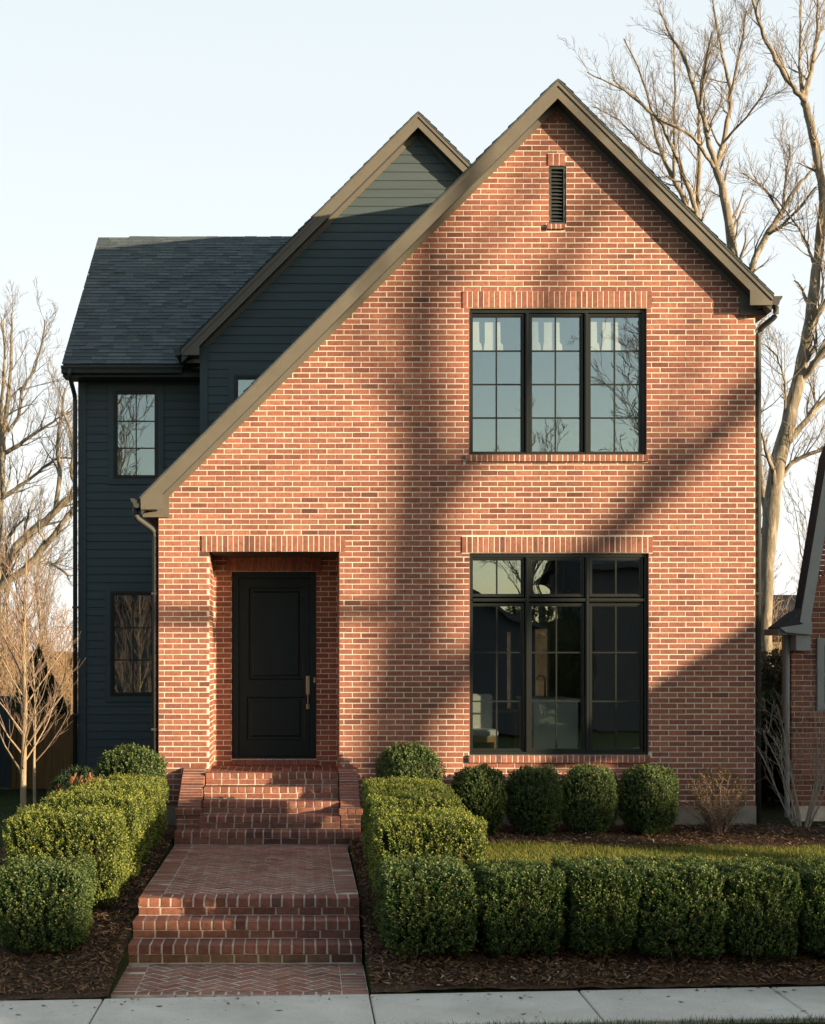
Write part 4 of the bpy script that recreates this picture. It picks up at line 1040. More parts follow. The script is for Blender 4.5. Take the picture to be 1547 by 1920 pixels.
# ================================================================== BARE TREES
class Tree:
    def __init__(s, seed): s.r = random.Random(seed); s.np = np.random.RandomState(seed); s.thick = []; s.thin = []; s.lim = .02
    def path(s, p, d, L, r0, r1, n, wig, up):
        pts = [Vector(p)]; d = Vector(d).normalized(); rad = [r0]; g = s.r.gauss
        for i in range(n):
            d = (d + Vector((g(0, wig), g(0, wig), g(0, wig) + up))).normalized(); pts.append(pts[-1] + d * (L / n)); rad.append(r0 + (r1 - r0) * ((i + 1) / n) ** .85)
        return pts, rad
    def store(s, pts, rad, k): (s.thick if rad[0] > s.lim else s.thin).append((np.array([tuple(q) for q in pts]), np.array(rad), k))
    def sprout(s, pts, rad, lvl, nch, maxl, Lk=.55, t0=.25, up=.08, wig=.16, rmin=.004, ang=(.45, .95), Lbase=None, upb=0):
        if lvl >= maxl: return
        tot = sum((pts[i + 1] - pts[i]).length for i in range(len(pts) - 1)) if Lbase is None else Lbase
        n = nch[lvl] if isinstance(nch, (list, tuple)) else nch
        for c in range(n):
            t = t0 + (1 - t0) * (c + s.r.random()) / n; f = t * (len(pts) - 1); i = min(int(f), len(pts) - 2); fr = f - i
            p = pts[i].lerp(pts[i + 1], fr); d = (pts[i + 1] - pts[i]).normalized(); r0 = rad[i] + (rad[i + 1] - rad[i]) * fr
            ax = d.cross(Vector((s.r.gauss(0, 1), s.r.gauss(0, 1), s.r.gauss(0, 1) + .001))).normalized(); an = s.r.uniform(*ang)
            nd = (d * math.cos(an) + ax * math.sin(an)); nd.z += upb; nd.normalize()
            L = tot * Lk * s.r.uniform(.55, 1.15) * (1.1 - .5 * t); rr_ = max(rmin, r0 * s.r.uniform(.32, .55))
            if L < .10: continue
            n_ = 7 if lvl == 0 else (5 if lvl == 1 else 4)
            q, rd_ = s.path(p, nd, L, rr_, max(rmin * .55, rr_ * .22), n_, wig, up); s.store(q, rd_, 5 if rr_ > .03 else 3)
            s.sprout(q, rd_, lvl + 1, nch, maxl, Lk, .15, up, wig, rmin, ang, None, upb)
    def meshes(s):
        out = []
        for lst in (s.thick, s.thin):
            groups = {}
            for P, r, k in lst: groups.setdefault((len(P), k), []).append((P, r))
            Vs, Fs, off = [], [], 0
            for (n, k), L in groups.items():
                P = np.stack([a for a, b in L]); Rr = np.stack([b for a, b in L]); m = len(L)
                T = np.gradient(P, axis=1); T /= np.linalg.norm(T, axis=2)[..., None] + 1e-9
                ref = np.where(np.abs(T[..., 2:3]) < .85, np.array([0, 0, 1.]), np.array([1., 0, 0])); ref = np.broadcast_to(ref[:, :1], T.shape)
                U = np.cross(T, ref); U /= np.linalg.norm(U, axis=2)[..., None] + 1e-9; W = np.cross(T, U)
                an = np.arange(k) * 2 * np.pi / k
                V = P[:, :, None] + Rr[:, :, None, None] * (np.cos(an)[None, None, :, None] * U[:, :, None] + np.sin(an)[None, None, :, None] * W[:, :, None])
                Vs.append(V.reshape(-1, 3))
                i, j = np.meshgrid(np.arange(n - 1), np.arange(k), indexing='ij'); f = np.stack([i * k + j, i * k + (j + 1) % k, (i + 1) * k + (j + 1) % k, (i + 1) * k + j], -1).reshape(-1, 4)
                Fs.append((f[None] + (np.arange(m) * n * k)[:, None, None]).reshape(-1, 4) + off); off += m * n * k
            out.append((np.concatenate(Vs), np.concatenate(Fs)) if Vs else None)
        return out
def smooth_path(pts, sub=4, jit=0, rg_=None):
    P = [Vector(q) for q in pts]; out = []
    for i in range(len(P) - 1):
        p0, p1, p2, p3 = P[max(i - 1, 0)], P[i], P[i + 1], P[min(i + 2, len(P) - 1)]
        for j in range(sub):
            t = j / sub; q = .5 * ((2 * p1) + (-p0 + p2) * t + (2 * p0 - 5 * p1 + 4 * p2 - p3) * t * t + (-p0 + 3 * p1 - 3 * p2 + p3) * t ** 3)
            if jit and rg_: q = q + Vector((rg_.gauss(0, jit), rg_.gauss(0, jit), rg_.gauss(0, jit * .5)))
            out.append(q)
    out.append(P[-1]); return out
def build_tree(t, name, lab, cat='tree', grp=None, m1='bark', m2='twig', loc=(0, 0, 0), names=('trunk', 'crown')):
    r = empty(name, loc, label=lab, cat=cat, group=grp)
    for nm, res, m in zip(names, t.meshes(), (m1, m2)):
        if res: 
            V = res[0] - np.array(loc); link(nm, npmesh(nm, V, res[1], None, [M[m]], smooth=True), r)
    return r
def skel(t, limbs, Y, s_, dens, maxl=3, Lb=2.2, rm=.006, jy=.6, k=8, t0=.15, upb=.15, Lk=.55):
    """limbs: lists of (px,py,radius px); each wanders a little in depth"""
    for L in limbs:
        y = Y; pts, rad = [], []; drift = t.r.uniform(-jy, jy)
        for i, (px, py, rp) in enumerate(L):
            yy = Y + drift * i / max(1, len(L) - 1) * 3 * (0 if L is limbs[0] else 1); q = P3(px, py, yy); pts.append(q); rad.append(rp / s_)
        sp = smooth_path(pts, 4, .012, t.r); rr_ = list(np.interp(np.linspace(0, len(rad) - 1, len(sp)), range(len(rad)), rad)); rr_ = [q_ * t.r.uniform(.92, 1.08) for q_ in rr_]
        t.store(sp, rr_, k)
        t.sprout(sp, rr_, 0, dens, maxl, Lk, t0, .06, .15, rm, (.4, .9), Lb, upb)
# --- big tree right, behind the house
t = Tree(3); s_ = FPX / 32.
skel(t, [[(1436, 1500, 15), (1436, 1180, 14), (1445, 960, 18), (1468, 830, 18), (1500, 700, 15), (1519, 600, 13), (1534, 480, 11), (1544, 380, 11), (1534, 300, 10), (1516, 214, 9), (1508, 189, 8)],
         [(1508, 189, 6), (1488, 164, 5.5), (1463, 126, 5), (1434, 69, 4), (1412, 0, 3), (1400, -60, 2)],
         [(1508, 189, 6), (1521, 135, 5), (1532, 63, 4), (1534, 0, 3), (1540, -80, 2)], [(1509, 192, 4), (1499, 126, 3.2), (1502, 31, 2.4), (1500, -60, 1.5)],
         [(1500, 716, 9), (1522, 690, 8), (1546, 655, 7), (1600, 600, 5), (1660, 500, 3)], [(1475, 832, 8), (1511, 790, 7), (1546, 751, 6), (1600, 705, 5), (1680, 600, 3)],
         [(1462, 900, 6), (1480, 872, 5), (1511, 854, 4.5), (1546, 840, 4), (1620, 800, 3)], [(1519, 620, 8), (1539, 581, 7), (1575, 520, 6), (1620, 400, 4), (1640, 200, 2)],
         [(1472, 800, 3), (1473, 740, 2.6), (1468, 700, 2.2), (1450, 660, 2), (1420, 640, 1)], [(1530, 505, 4), (1518, 470, 3), (1500, 431, 2.6), (1475, 397, 2), (1440, 360, 1.2)],
         [(1436, 1000, 7), (1430, 900, 6), (1420, 800, 4), (1405, 700, 2)]], 14, s_, [12, 7, 4], 3, 2.6, .0042)
t.thick = [(P_, r_ * .84, k_) for P_, r_, k_ in t.thick]
build_tree(t, 'bare_tree', 'tall bare tree with pale leaning trunk close behind the right corner', grp=None)
# --- second tree behind the right roof slope
t = Tree(7); s_ = FPX / 35.
skel(t, [[(1402, 1420, 14), (1400, 900, 12), (1390, 620, 10), (1375, 478, 9), (1358, 365, 8), (1342, 315, 7)],
         [(1342, 315, 5.5), (1327, 258, 5), (1312, 201, 4.5), (1280, 104, 3), (1255, 63, 2.2), (1236, 19, 1.5)], [(1342, 315, 5), (1356, 267, 4.5), (1370, 189, 4), (1365, 145, 3.5), (1350, 85, 2.5), (1337, 0, 1.6)],
         [(1342, 318, 3.6), (1318, 283, 3.4), (1293, 252, 3), (1233, 220, 2.6), (1170, 170, 1.8), (1101, 135, 1)], [(1366, 189, 2.8), (1385, 110, 2.2), (1400, 20, 1.4)], [(1356, 267, 2.4), (1400, 220, 2), (1440, 160, 1.2)],
         [(1312, 201, 2.6), (1320, 140, 2), (1335, 60, 1.2)]], 17, s_, [13, 7, 4], 3, 2.8, .0042)
build_tree(t, 'bare_tree', 'bare forked tree rising behind the right slope of the brick gable')
t = Tree(8); s_ = FPX / 38.
skel(t, [[(1308, 1400, 9), (1306, 900, 8), (1305, 520, 7), (1287, 387, 5.5), (1265, 340, 4.5), (1243, 293, 4), (1227, 239, 3), (1205, 148, 2), (1170, 72, 1.2)],
         [(1305, 470, 5.5), (1305, 396, 5), (1280, 324, 4), (1261, 277, 3.4), (1230, 220, 2.6), (1150, 150, 1.2)], [(1306, 480, 5), (1309, 403, 4.5), (1312, 220, 3), (1315, 157, 2.2), (1327, 94, 1.4)],
         [(1264, 340, 3.2), (1265, 250, 2.8), (1266, 157, 2), (1262, 60, 1.2)], [(1243, 293, 2.4), (1210, 275, 2), (1160, 225, 1.2), (1110, 200, .8)], [(1303, 470, 3), (1240, 400, 2.4), (1200, 300, 1.8), (1130, 240, 1)]], 20, s_, [14, 8, 4], 3, 2.9, .0042)
build_tree(t, 'bare_tree', 'slender many stemmed bare tree just above the right rake')
t = Tree(9); s_ = FPX / 33.
skel(t, [[(1404, 1420, 9), (1400, 900, 8), (1396, 600, 7), (1409, 504, 6), (1434, 447, 5.5), (1466, 397, 5), (1494, 352, 3.4), (1516, 327, 2.4), (1545, 290, 1.4)],
         [(1466, 397, 3), (1478, 315, 2.4), (1480, 270, 1.4)], [(1464, 400, 2.8), (1431, 352, 2.2), (1393, 325, 1.2)], [(1440, 440, 3), (1480, 410, 2.6), (1530, 350, 1.5)]], 15, s_, [12, 6, 4], 3, 2.2, .0042)
build_tree(t, 'bare_tree', 'lighter bare tree leaning right above the gutter corner')
# --- left trees
t = Tree(12); s_ = FPX / 44.
skel(t, [[(-22, 1460, 13), (-14, 1200, 12), (-6, 1000, 9), (2, 884, 7), (5, 852, 6), (6, 821, 5), (14, 760, 4), (19, 700, 3), (22, 634, 2.4), (22, 587, 1.4)],
         [(5, 852, 4), (2, 780, 3.4), (9, 674, 2.6), (4, 600, 1.4)], [(14, 809, 3.4), (34, 781, 3), (41, 734, 2.8), (62, 696, 2.4), (78, 650, 1.8), (84, 600, 1)],
         [(5, 852, 4.4), (31, 837, 4), (62, 815, 3.2), (109, 784, 1.8), (135, 770, 1)], [(-4, 940, 4), (31, 915, 3.6), (62, 893, 3), (103, 862, 2.4), (144, 859, 1.6)]], 26, s_, [14, 7, 4], 3, 3.2, .0052)
build_tree(t, 'bare_tree', 'upright bare tree at the far left edge above the lawn')
t = Tree(13); s_ = FPX / 43.
skel(t, [[(-60, 1480, 16), (-48, 1250, 14), (-20, 1130, 11), (0, 1078, 9.5), (31, 1028, 9.5), (62, 996, 8.5), (94, 968, 7), (119, 943, 6.5), (150, 920, 6), (200, 880, 4)],
         [(-20, 1150, 8), (0, 1102, 7), (50, 1065, 6.5), (81, 1024, 5.5), (103, 1002, 5), (141, 949, 4), (200, 900, 3)], [(103, 960, 5), (112, 890, 4.4), (108, 837, 3.4), (116, 771, 2.6), (122, 727, 1.4)],
         [(144, 918, 4), (134, 884, 3.6), (137, 831, 3), (119, 768, 2)], [(50, 1065, 3), (90, 1055, 2.6), (130, 1080, 2)], [(12, 1060, 3), (14, 1010, 2.6), (48, 970, 2.2)]], 25, s_, [12, 7, 4], 3, 3.2, .0052)
build_tree(t, 'bare_tree', 'heavy bare tree with thick limbs leaning toward the dark siding')

# --- small young tree on the left lawn
t = Tree(21); t.lim = .011
base = Vector(P3(44, 1560, -1.0)); base.z = -.05; top = Vector(P3(50, 1030, -1.0))
lead = smooth_path([base, P3(44, 1452, -1.0), P3(47, 1330, -1.0), P3(45, 1200, -.98), P3(47, 1120, -1.0), tuple(top)], 5)
rl = list(np.interp(np.linspace(0, 1, len(lead)), [0, .2, .5, .75, 1], [.040, .034, .026, .016, .006])); t.store(lead, rl, 10)
az = 0
for i in range(32):
    f = .19 + .70 * (i / 32.) ; az += 2.39996 + t.r.uniform(-.3, .3); idx = f * (len(lead) - 1); k = int(idx); p = lead[k].lerp(lead[k + 1], idx - k)
    an = t.r.uniform(.75, 1.0) - f * .3; d = Vector((math.cos(az) * math.sin(an), math.sin(az) * math.sin(an), math.cos(an)))
    L = (1.80 - 1.15 * f) * (.78 if math.cos(az) > .2 else 1) * t.r.uniform(.8, 1.1); r0 = .0145 - .008 * f
    q, rd_ = t.path(p, d, L, r0, .003, 9, .07, .06); t.store(q, rd_, 5)
    t.sprout(q, rd_, 0, [9, 4], 2, .46, .2, .10, .10, .0028, (.35, .7), None, .12)
build_tree(t, 'young_tree', 'young bare tree with pale slim trunk on the left lawn', m1='bark_small', m2='twig_red', loc=tuple(base))
t = Tree(23); t.lim = .010
base = Vector(P3(66, 1540, .4)); base.z = 0
lead = smooth_path([base, P3(64, 1430, .4), P3(66, 1330, .4), P3(60, 1220, .4)], 4); t.store(lead, list(np.linspace(.024, .006, len(lead))), 8)
for i in range(9):
    f = .35 + .6 * i / 9.; idx = f * (len(lead) - 1); k = min(int(idx), len(lead) - 2); p = lead[k]; a_ = i * 2.4
    q, rd_ = t.path(p, (math.cos(a_) * .7, math.sin(a_) * .7, .8), 1.0 - .5 * f, .009, .003, 7, .08, .08); t.store(q, rd_, 4); t.sprout(q, rd_, 0, [5, 2], 2, .45, .2, .1, .1, .0028, (.4, .8), None, .1)
build_tree(t, 'young_tree', 'thinner bare sapling standing just behind the young tree', m1='bark_small', m2='twig_red', loc=tuple(base))
# --- multi-stem shrub right, brown shrub
t = Tree(31); t.lim = .0075; bx_, by_ = (1503 - 565) / 152., -.25
for i in range(13):
    a_ = i / 13. * 6.283 + t.r.uniform(-.2, .2); sp = t.r.uniform(.16, .55); d = Vector((math.cos(a_) * sp * 1.25, math.sin(a_) * sp * .8, 1))
    q, rd_ = t.path((bx_ + .06 * math.cos(a_), by_ + .05 * math.sin(a_), -.02), d, t.r.uniform(1.15, 1.75), .0135, .0035, 9, .07, .03); t.store(q, rd_, 6)
    t.sprout(q, rd_, 0, [8, 4], 2, .45, .32, .07, .13, .0028, (.35, .85), None, .1)
build_tree(t, 'bare_shrub', 'leafless pale stemmed shrub at the right corner of the house', 'shrub', m1='twig_grey', m2='twig_grey', loc=(bx_, by_, 0), names=('stems', 'twigs'))
t = Tree(33); t.lim = .005; bx_, by_ = (1348 - 565) / 156., -.7
for i in range(46):
    a_ = t.r.uniform(0, 6.283); sp = t.r.uniform(.02, .60); d = Vector((math.cos(a_) * sp, math.sin(a_) * sp, 1))
    q, rd_ = t.path((bx_ + .07 * math.cos(a_), by_ + .07 * math.sin(a_), -.02), d, t.r.uniform(.55, .84) * (1 - sp * .18), .0062, .0022, 7, .12, -.01); t.store(q, rd_, 4)
    t.sprout(q, rd_, 0, [8, 4], 2, .36, .25, .04, .2, .0022, (.4, 1.0), None, .05)
bs = build_tree(t, 'brown_shrub', 'rounded brown winter shrub between the boxwoods and brick corner', 'shrub', m1='twig_red', m2='twig_red', loc=(bx_, by_, 0), names=('stems', 'twigs'))
fo = boxwood(41, .31, .30, .80, n=330, box=2.2, taper=.55, leaf=.012, pal=((.10, .065, .03), (.17, .12, .05), (.24, .19, .07)), loose=1.0)
link('foliage', fo[0], bs)

# ================================================================== BACKGROUND
def gen_tree(seed, H, r0, nch=(9, 6, 4), spread=(.4, .85), clear=.3, rm=.010, Lk=.5, fork=3):
    t = Tree(seed); q, rd_ = t.path((0, 0, -.2), (t.r.gauss(0, .04), t.r.gauss(0, .04), 1), H * .92, r0, r0 * .12, 12, .045, .03); t.store(q, rd_, 8)
    t.sprout(q, rd_, 0, list(nch), len(nch), Lk, clear, .09, .13, rm, spread, H * .9, .12); return t
def as_meshes(t, m1='bark', m2='twig'):
    a, b = t.meshes(); return npmesh('trunk', a[0], a[1], None, [M[m1]], smooth=True), npmesh('crown', b[0], b[1], None, [M[m2]], smooth=True)
protos = [as_meshes(gen_tree(50 + i, 10.5 + i, .17, (12, 7, 4, 2) if i < 3 else (10, 6, 4), (.35, .8), .22, .010)) for i in range(4)]
M['far'] = simple('far_woodland_twigs', (.30, .21, .13), .95, .1, 3, .3)
rs = random.Random(77); spots = []
for i in range(26): spots.append((rs.uniform(-26, -9.5), rs.uniform(29, 48), rs.uniform(.55, .9)))
for i in range(18): spots.append((rs.uniform(13, 24), rs.uniform(26, 46), rs.uniform(.6, .95)))
whereL = 'bare woodland tree far behind the left lawn, in the band by the dark siding'; whereR = 'bare woodland tree far behind the gap to the neighbouring house'
for i, (x, y, s) in enumerate(spots):
    r = empty('woodland_tree', (x, y, gh(x, y) - .2), label=whereL if x < 0 else whereR, cat='tree', group='bare trees of the wood on the left' if x < 0 else 'bare trees of the wood on the right'); r.scale = (s, s, s); r.rotation_euler = (0, 0, rs.uniform(0, 6.28))
    for nm, me in zip(('trunk', 'crown'), protos[i % 4]): link(nm, me, r)
# thicket undergrowth and far wooded hill
def thicket(name, x0, x1, y0, y1, n, h, lab, m, seed):
    t = Tree(seed); t.lim = 99
    for i in range(n):
        x, y = t.r.uniform(x0, x1), t.r.uniform(y0, y1); q, rd_ = t.path((x, y, gh(x, y) - .1), (t.r.gauss(0, .25), t.r.gauss(0, .25), 1), h * t.r.uniform(.5, 1.1), .022, .008, 6, .10, .02); t.store(q, rd_, 3)
        t.sprout(q, rd_, 0, [7, 3], 2, .5, .15, .05, .2, .010, (.4, .9), None, .1)
    (V, F) = t.meshes()[1]; o = link(name, npmesh(name, V, F, None, [M[m]])); tag(o, kind='stuff', label=lab, cat='thicket')
thicket('thicket', -24, -8.6, 24, 42, 700, 4.4, 'tan tangled thicket behind the fence on the left', 'far', 91)
thicket('thicket', 11, 26, 26, 44, 420, 4.6, 'tan tangled thicket seen between the two houses', 'far', 92)
def hill_mat():
    m, nt, b = mat('wooded_hill'); co = objco(nt); c = ramp(nt, noise(nt, .5, 8, .8, co), [(.3, (.06, .045, .03)), (.55, (.17, .12, .075)), (.75, (.26, .20, .13))])
    nt.links.new(c, b.inputs['Base Color']); b.inputs['Roughness'].default_value = 1; b.inputs['Specular IOR Level'].default_value = 0; bump(nt, b, noise(nt, 1.2, 7, .85, co), 1, 1.0); return m
X = np.linspace(-160, 160, 161); Yh = np.linspace(62, 130, 26); V = []
for y in Yh:
    for x in X:
        f = math.sin(math.pi * min(1, (y - 62) / 68.) * .5); V.append((x, y, -2.0 + f * (9.5 + 2.4 * mnoise.noise(Vector((x * .02, 3, 0))) + 1.0 * mnoise.noise(Vector((x * .14, y * .1, 0))) + .7 * mnoise.noise(Vector((x * .6, y * .4, 0)))) * (.50 if x < 0 else .95)))
nx = len(X); F = [(j * nx + i, j * nx + i + 1, (j + 1) * nx + i + 1, (j + 1) * nx + i) for j in range(len(Yh) - 1) for i in range(nx - 1)]
o = link('hill', npmesh('hill', V, F, None, [hill_mat()], smooth=True)); tag(o, kind='structure', label='low wooded hill on the horizon behind the houses', cat='hill')
# evergreens
def conifer(seed, w_, h, lab, x, y, name='evergreen_tree', cat='tree', n=1500, pal=dk, box=2.0, taper=.9, cone=True):
    fol, core, stm = boxwood(seed, w_, w_, h, n=n, box=box, taper=taper, leaf=.05, pal=pal, loose=3.0, up=.9)
    if cone:
        for me in (fol, core):
            c = np.zeros(len(me.vertices) * 3, np.float32); me.vertices.foreach_get('co', c); c = c.reshape(-1, 3); k = np.clip(1.12 - c[:, 2] / h, .05, 1)[:, None]; c[:, :2] *= k; me.vertices.foreach_set('co', c.ravel())
    r = empty(name, (x, y, gh(x, y)), label=lab, cat=cat); link('foliage', fol, r); link('branches', core, r); link('trunk', stm, r); return r  # core is the dark fill painting shade behind the leaves
conifer(61, .85, 2.35, 'dark green evergreen rising behind the cedar fence on the left', -4.95, 9.0, pal=((.03, .05, .015), (.06, .085, .02), (.10, .12, .03)), n=1100)
conifer(62, 1.3, 1.75, 'wide black green evergreen shrub at the lower left edge', -6.1, 4.0, 'evergreen_shrub', 'shrub', cone=False, box=2.6)
conifer(63, .9, 2.1, 'narrow dark cypress left of a pair between the houses', 12.3, 20, n=900); conifer(64, .8, 2.4, 'narrow dark cypress right of a pair between the houses', 13.1, 20.6, n=900)
conifer(65, 1.0, 1.55, 'dark leafy shrub filling the gap beside the brick corner', 6.55, 3.2, 'evergreen_shrub', 'shrub', cone=False, box=2.5)
conifer(66, .9, 1.25, 'dark low evergreen behind the leafless shrub at right', 7.6, 1.6 - 1.9, 'evergreen_shrub', 'shrub', cone=False, box=2.5) if False else None
conifer(67, 1.5, 2.2, 'brownish evergreen mass deeper between the two houses', 9.0, 9.5, 'evergreen_shrub', 'shrub', cone=False, box=2.3, pal=((.04, .035, .02), (.07, .05, .025), (.1, .075, .03)))
# fence and panel left
fe = empty('cedar_fence', (-4.0, 5.2, 0), label='orange brown cedar fence between lawn tree and dark siding', cat='fence')
fb = MB(); x = -.58
rr = random.Random(2)
while x < .47: k_ = rr.uniform(.8, 1.2); fb.cbox(x, x + .135, -.01, .012, .0, 1.12, .003, (k_, k_, k_)); x += .14
fb.build('board_panel', M['fence'], fe)
fb = MB(); fb.cbox(-.60, .47, -.035, -.012, 1.12, 1.20, .004); fb.build('rail', M['fence'], fe)
fb = MB(); fb.cbox(-.66, -.585, -.04, .04, 0, 1.24, .004); fb.build('post', M['fence'], fe)
ge = empty('grey_gate', (-4.95, 5.2, 0), label='bluish grey board gate left of the cedar fence', cat='gate')
fb = MB(); x = -.33
while x < .26: fb.cbox(x, x + .10, -.01, .012, .02, 1.5, .003); x += .103
fb.build('board_panel', M['fence_grey'], ge); fb = MB(); fb.cbox(-.36, .31, .014, .05, 1.2, 1.28, .004); fb.build('rail', M['fence_grey'], ge)
# ---------------------------------------------------------------- neighbouring house on the right
nb = empty('neighbour_house', (8, .6, 0), label='neighbouring dark red brick house with white trimmed steep gable', cat='house')
def pn(px, py): s = 2700 / 18.6; return ((px - 565) / s, 2.1 + (1235 - py) / s)
NX0 = pn(1484, 0)[0]; ne = pn(1512, 1165); nt_ = pn(1560, 862)
apx, apz = 9.9, 9.2
gl = [(NX0, 2.42), (ne[0] - .02, 2.55), (nt_[0], nt_[1]), (7.5, 6.3), (apx, apz)]
zs_, xs_ = [q[1] for q in gl], [q[0] for q in gl]
nl = lambda z: NX0 if z < 2.42 else float(np.interp(z, zs_, xs_)); nr = lambda z: 2 * apx - nl(z)
NWn = (pn(1531, 0)[0], pn(1531, 0)[0] + .9, pn(0, 1332)[1], pn(0, 1197)[1])
m_ = MB(); TN = lambda u, v, w_: (u, .6 - w_, v)
lay(m_, TN, NX0, 14, .2, 8.8, [NWn], nl, nr, rng=random.Random(44), vbase=.2, offs=.07, dark=.15); slabs(m_, TN, NX0 + .006, 13.9, -.2, 9.0, [(NWn[0] + .005, NWn[1] - .005, NWn[2] + .005, NWn[3] - .005)], -.1, -.006, ul=nl, ur=nr)
m_.box(11.0, 16.4, 1.26, 9, -.2, 2.3, col=(.25, .10, .07), m=0)
o = m_.build('wall', [M['brick'], M['mortar_dark']], nb); o.location = -Vector(nb.location)
def nbp(mb, nm, m): o = mb.build(nm, m, nb, recalc=True); o.location = -Vector(nb.location); return o
k_ = MB(); 
for (p, q) in zip(gl[1:-1], gl[2:]):
    ox = .20
    k_.prism([(p[0] - .02, p[1] - .05), (q[0] - .02, q[1] - .05), (q[0] - .145, q[1] + .02), (p[0] - .145, p[1] + .02)][::-1], .36, .385)
nbp(k_, 'rake_board', M['nb_white'])
k_ = MB(); lo = pn(1456, 1172)
pr = [(lo[0], lo[1] - .03), (ne[0] - .15, ne[1] + .16), (nt_[0] - .16, nt_[1] + .02), (7.5 - .16, 6.32), (apx, apz + .2), (apx, apz), (7.5, 6.2), (nt_[0] - .02, nt_[1]), (ne[0] - .02, ne[1] + .0), (lo[0] + .02, lo[1] - .07)]
k_.prism(pr[::-1], .37, .62); k_.prism([(2 * apx - a, b) for a, b in pr], .37, .62); k_.prism([pr[0], (ne[0] - .10, ne[1] + .14), (ne[0] - .02, ne[1]), (lo[0] + .02, lo[1] - .07)][::-1], .62, .95); k_.prism([(10.8, 2.4), (13.7, 5.0), (16.6, 2.4), (16.6, 2.2), (13.7, 4.8), (10.8, 2.2)], 1.25, 9); nbp(k_, 'roof', M['nroof'])
k_ = MB(); k_.prism([(lo[0] - .05, lo[1] - .04), (ne[0] - .03, lo[1] - .04 + .06), (ne[0] - .03, lo[1] - .13), (lo[0] + .02, lo[1] - .10)][::-1], .30, .36); k_.box(NX0 - .02, ne[0] - .03, .36, .60, lo[1] - .33, lo[1] - .11); k_.box(lo[0] - .05, NX0, .37, .95, lo[1] - .13, lo[1] - .05)
nbp(k_, 'eave_return', M['nb_white'])
k_ = MB(); k_.tube([(NX0 - .05, .62, lo[1] - .12), (NX0 - .05, .62, .05)], .035, 8); nbp(k_, 'downspout', M['nb_white'])
k_ = MB(); a, b, c, d = NWn; f_ = .09
k_.box(a, a + f_, .56, .68, c, d); k_.box(b - f_, b, .56, .68, c, d); k_.box(a + f_, b - f_, .56, .68, d - f_, d); k_.box(a + f_, b - f_, .56, .68, c, c + f_); k_.box(a + f_, b - f_, .60, .64, (c + d) / 2 - .02, (c + d) / 2 + .02)
nw = nbp(k_, 'window', M['nb_white']); k_ = MB(); k_.box(a + f_, b - f_, .62, .63, c + f_, d - f_); o = k_.build('pane', M['glass'], nw)
k_ = MB(); k_.box(a - .2, b + .2, 1.3, 1.34, c - .2, d + .2); nbp(k_, 'interior_wall', M['dark_room'])
# ---------------------------------------------------------------- generic gabled houses
def simple_house(name, lab, x, y, wd, dp, eave, ridge, wm, rm_, facing=-1, win=(), gable_front=False, z0=-.6):
    h_ = empty(name, (x, y, z0), label=lab, cat='house'); w_ = MB(); hw, hd = wd / 2, dp / 2
    if gable_front: w_.prism([(-hw, 0), (hw, 0), (hw, eave), (0, ridge), (-hw, eave)], -hd, hd)
    else: w_.prismx([(-hd, 0), (hd, 0), (hd, eave), (0, ridge), (-hd, eave)], -hw, hw)
    w_.build('wall', M[wm], h_, recalc=True); r_m = MB(); o_ = .35; th = .16
    if gable_front:
        sl = (ridge - eave) / hw
        for sg in (-1, 1): r_m.prism([(0, ridge + .02), (sg * (hw + o_), eave - o_ * sl + .02), (sg * (hw + o_), eave - o_ * sl + .02 + th), (0, ridge + .02 + th)], -hd - o_, hd + o_)
    else:
        sl = (ridge - eave) / hd
        for sg in (-1, 1): r_m.prismx([(0, ridge + .02), (sg * (hd + o_), eave - o_ * sl + .02), (sg * (hd + o_), eave - o_ * sl + .02 + th), (0, ridge + .02 + th)], -hw - o_, hw + o_)
    r_m.build('roof', M[rm_], h_, recalc=True); yy = (hd) * (1 if facing > 0 else -1)
    for (a, b, c, d) in win:
        k = MB(); s0, s1 = (yy, yy + .05) if facing > 0 else (yy - .05, yy); t = .08
        k.box(a - t, a, s0, s1, c - t, d + t); k.box(b, b + t, s0, s1, c - t, d + t); k.box(a, b, s0, s1, d, d + t); k.box(a, b, s0, s1, c - t, c); wo = k.build('window', M['nb_white'], h_)
        k = MB(); k.box(a, b, s0 + .01, s1 - .02, c, d); k.build('pane', M['frame'], wo)
    return h_
simple_house('tan_house', 'tan rendered house far back between the two brick houses', 20.5, 38, 10, 8, 3.5, 5.0, 'stucco', 'nroof', -1, [(-3, -2, 1, 2.4)])
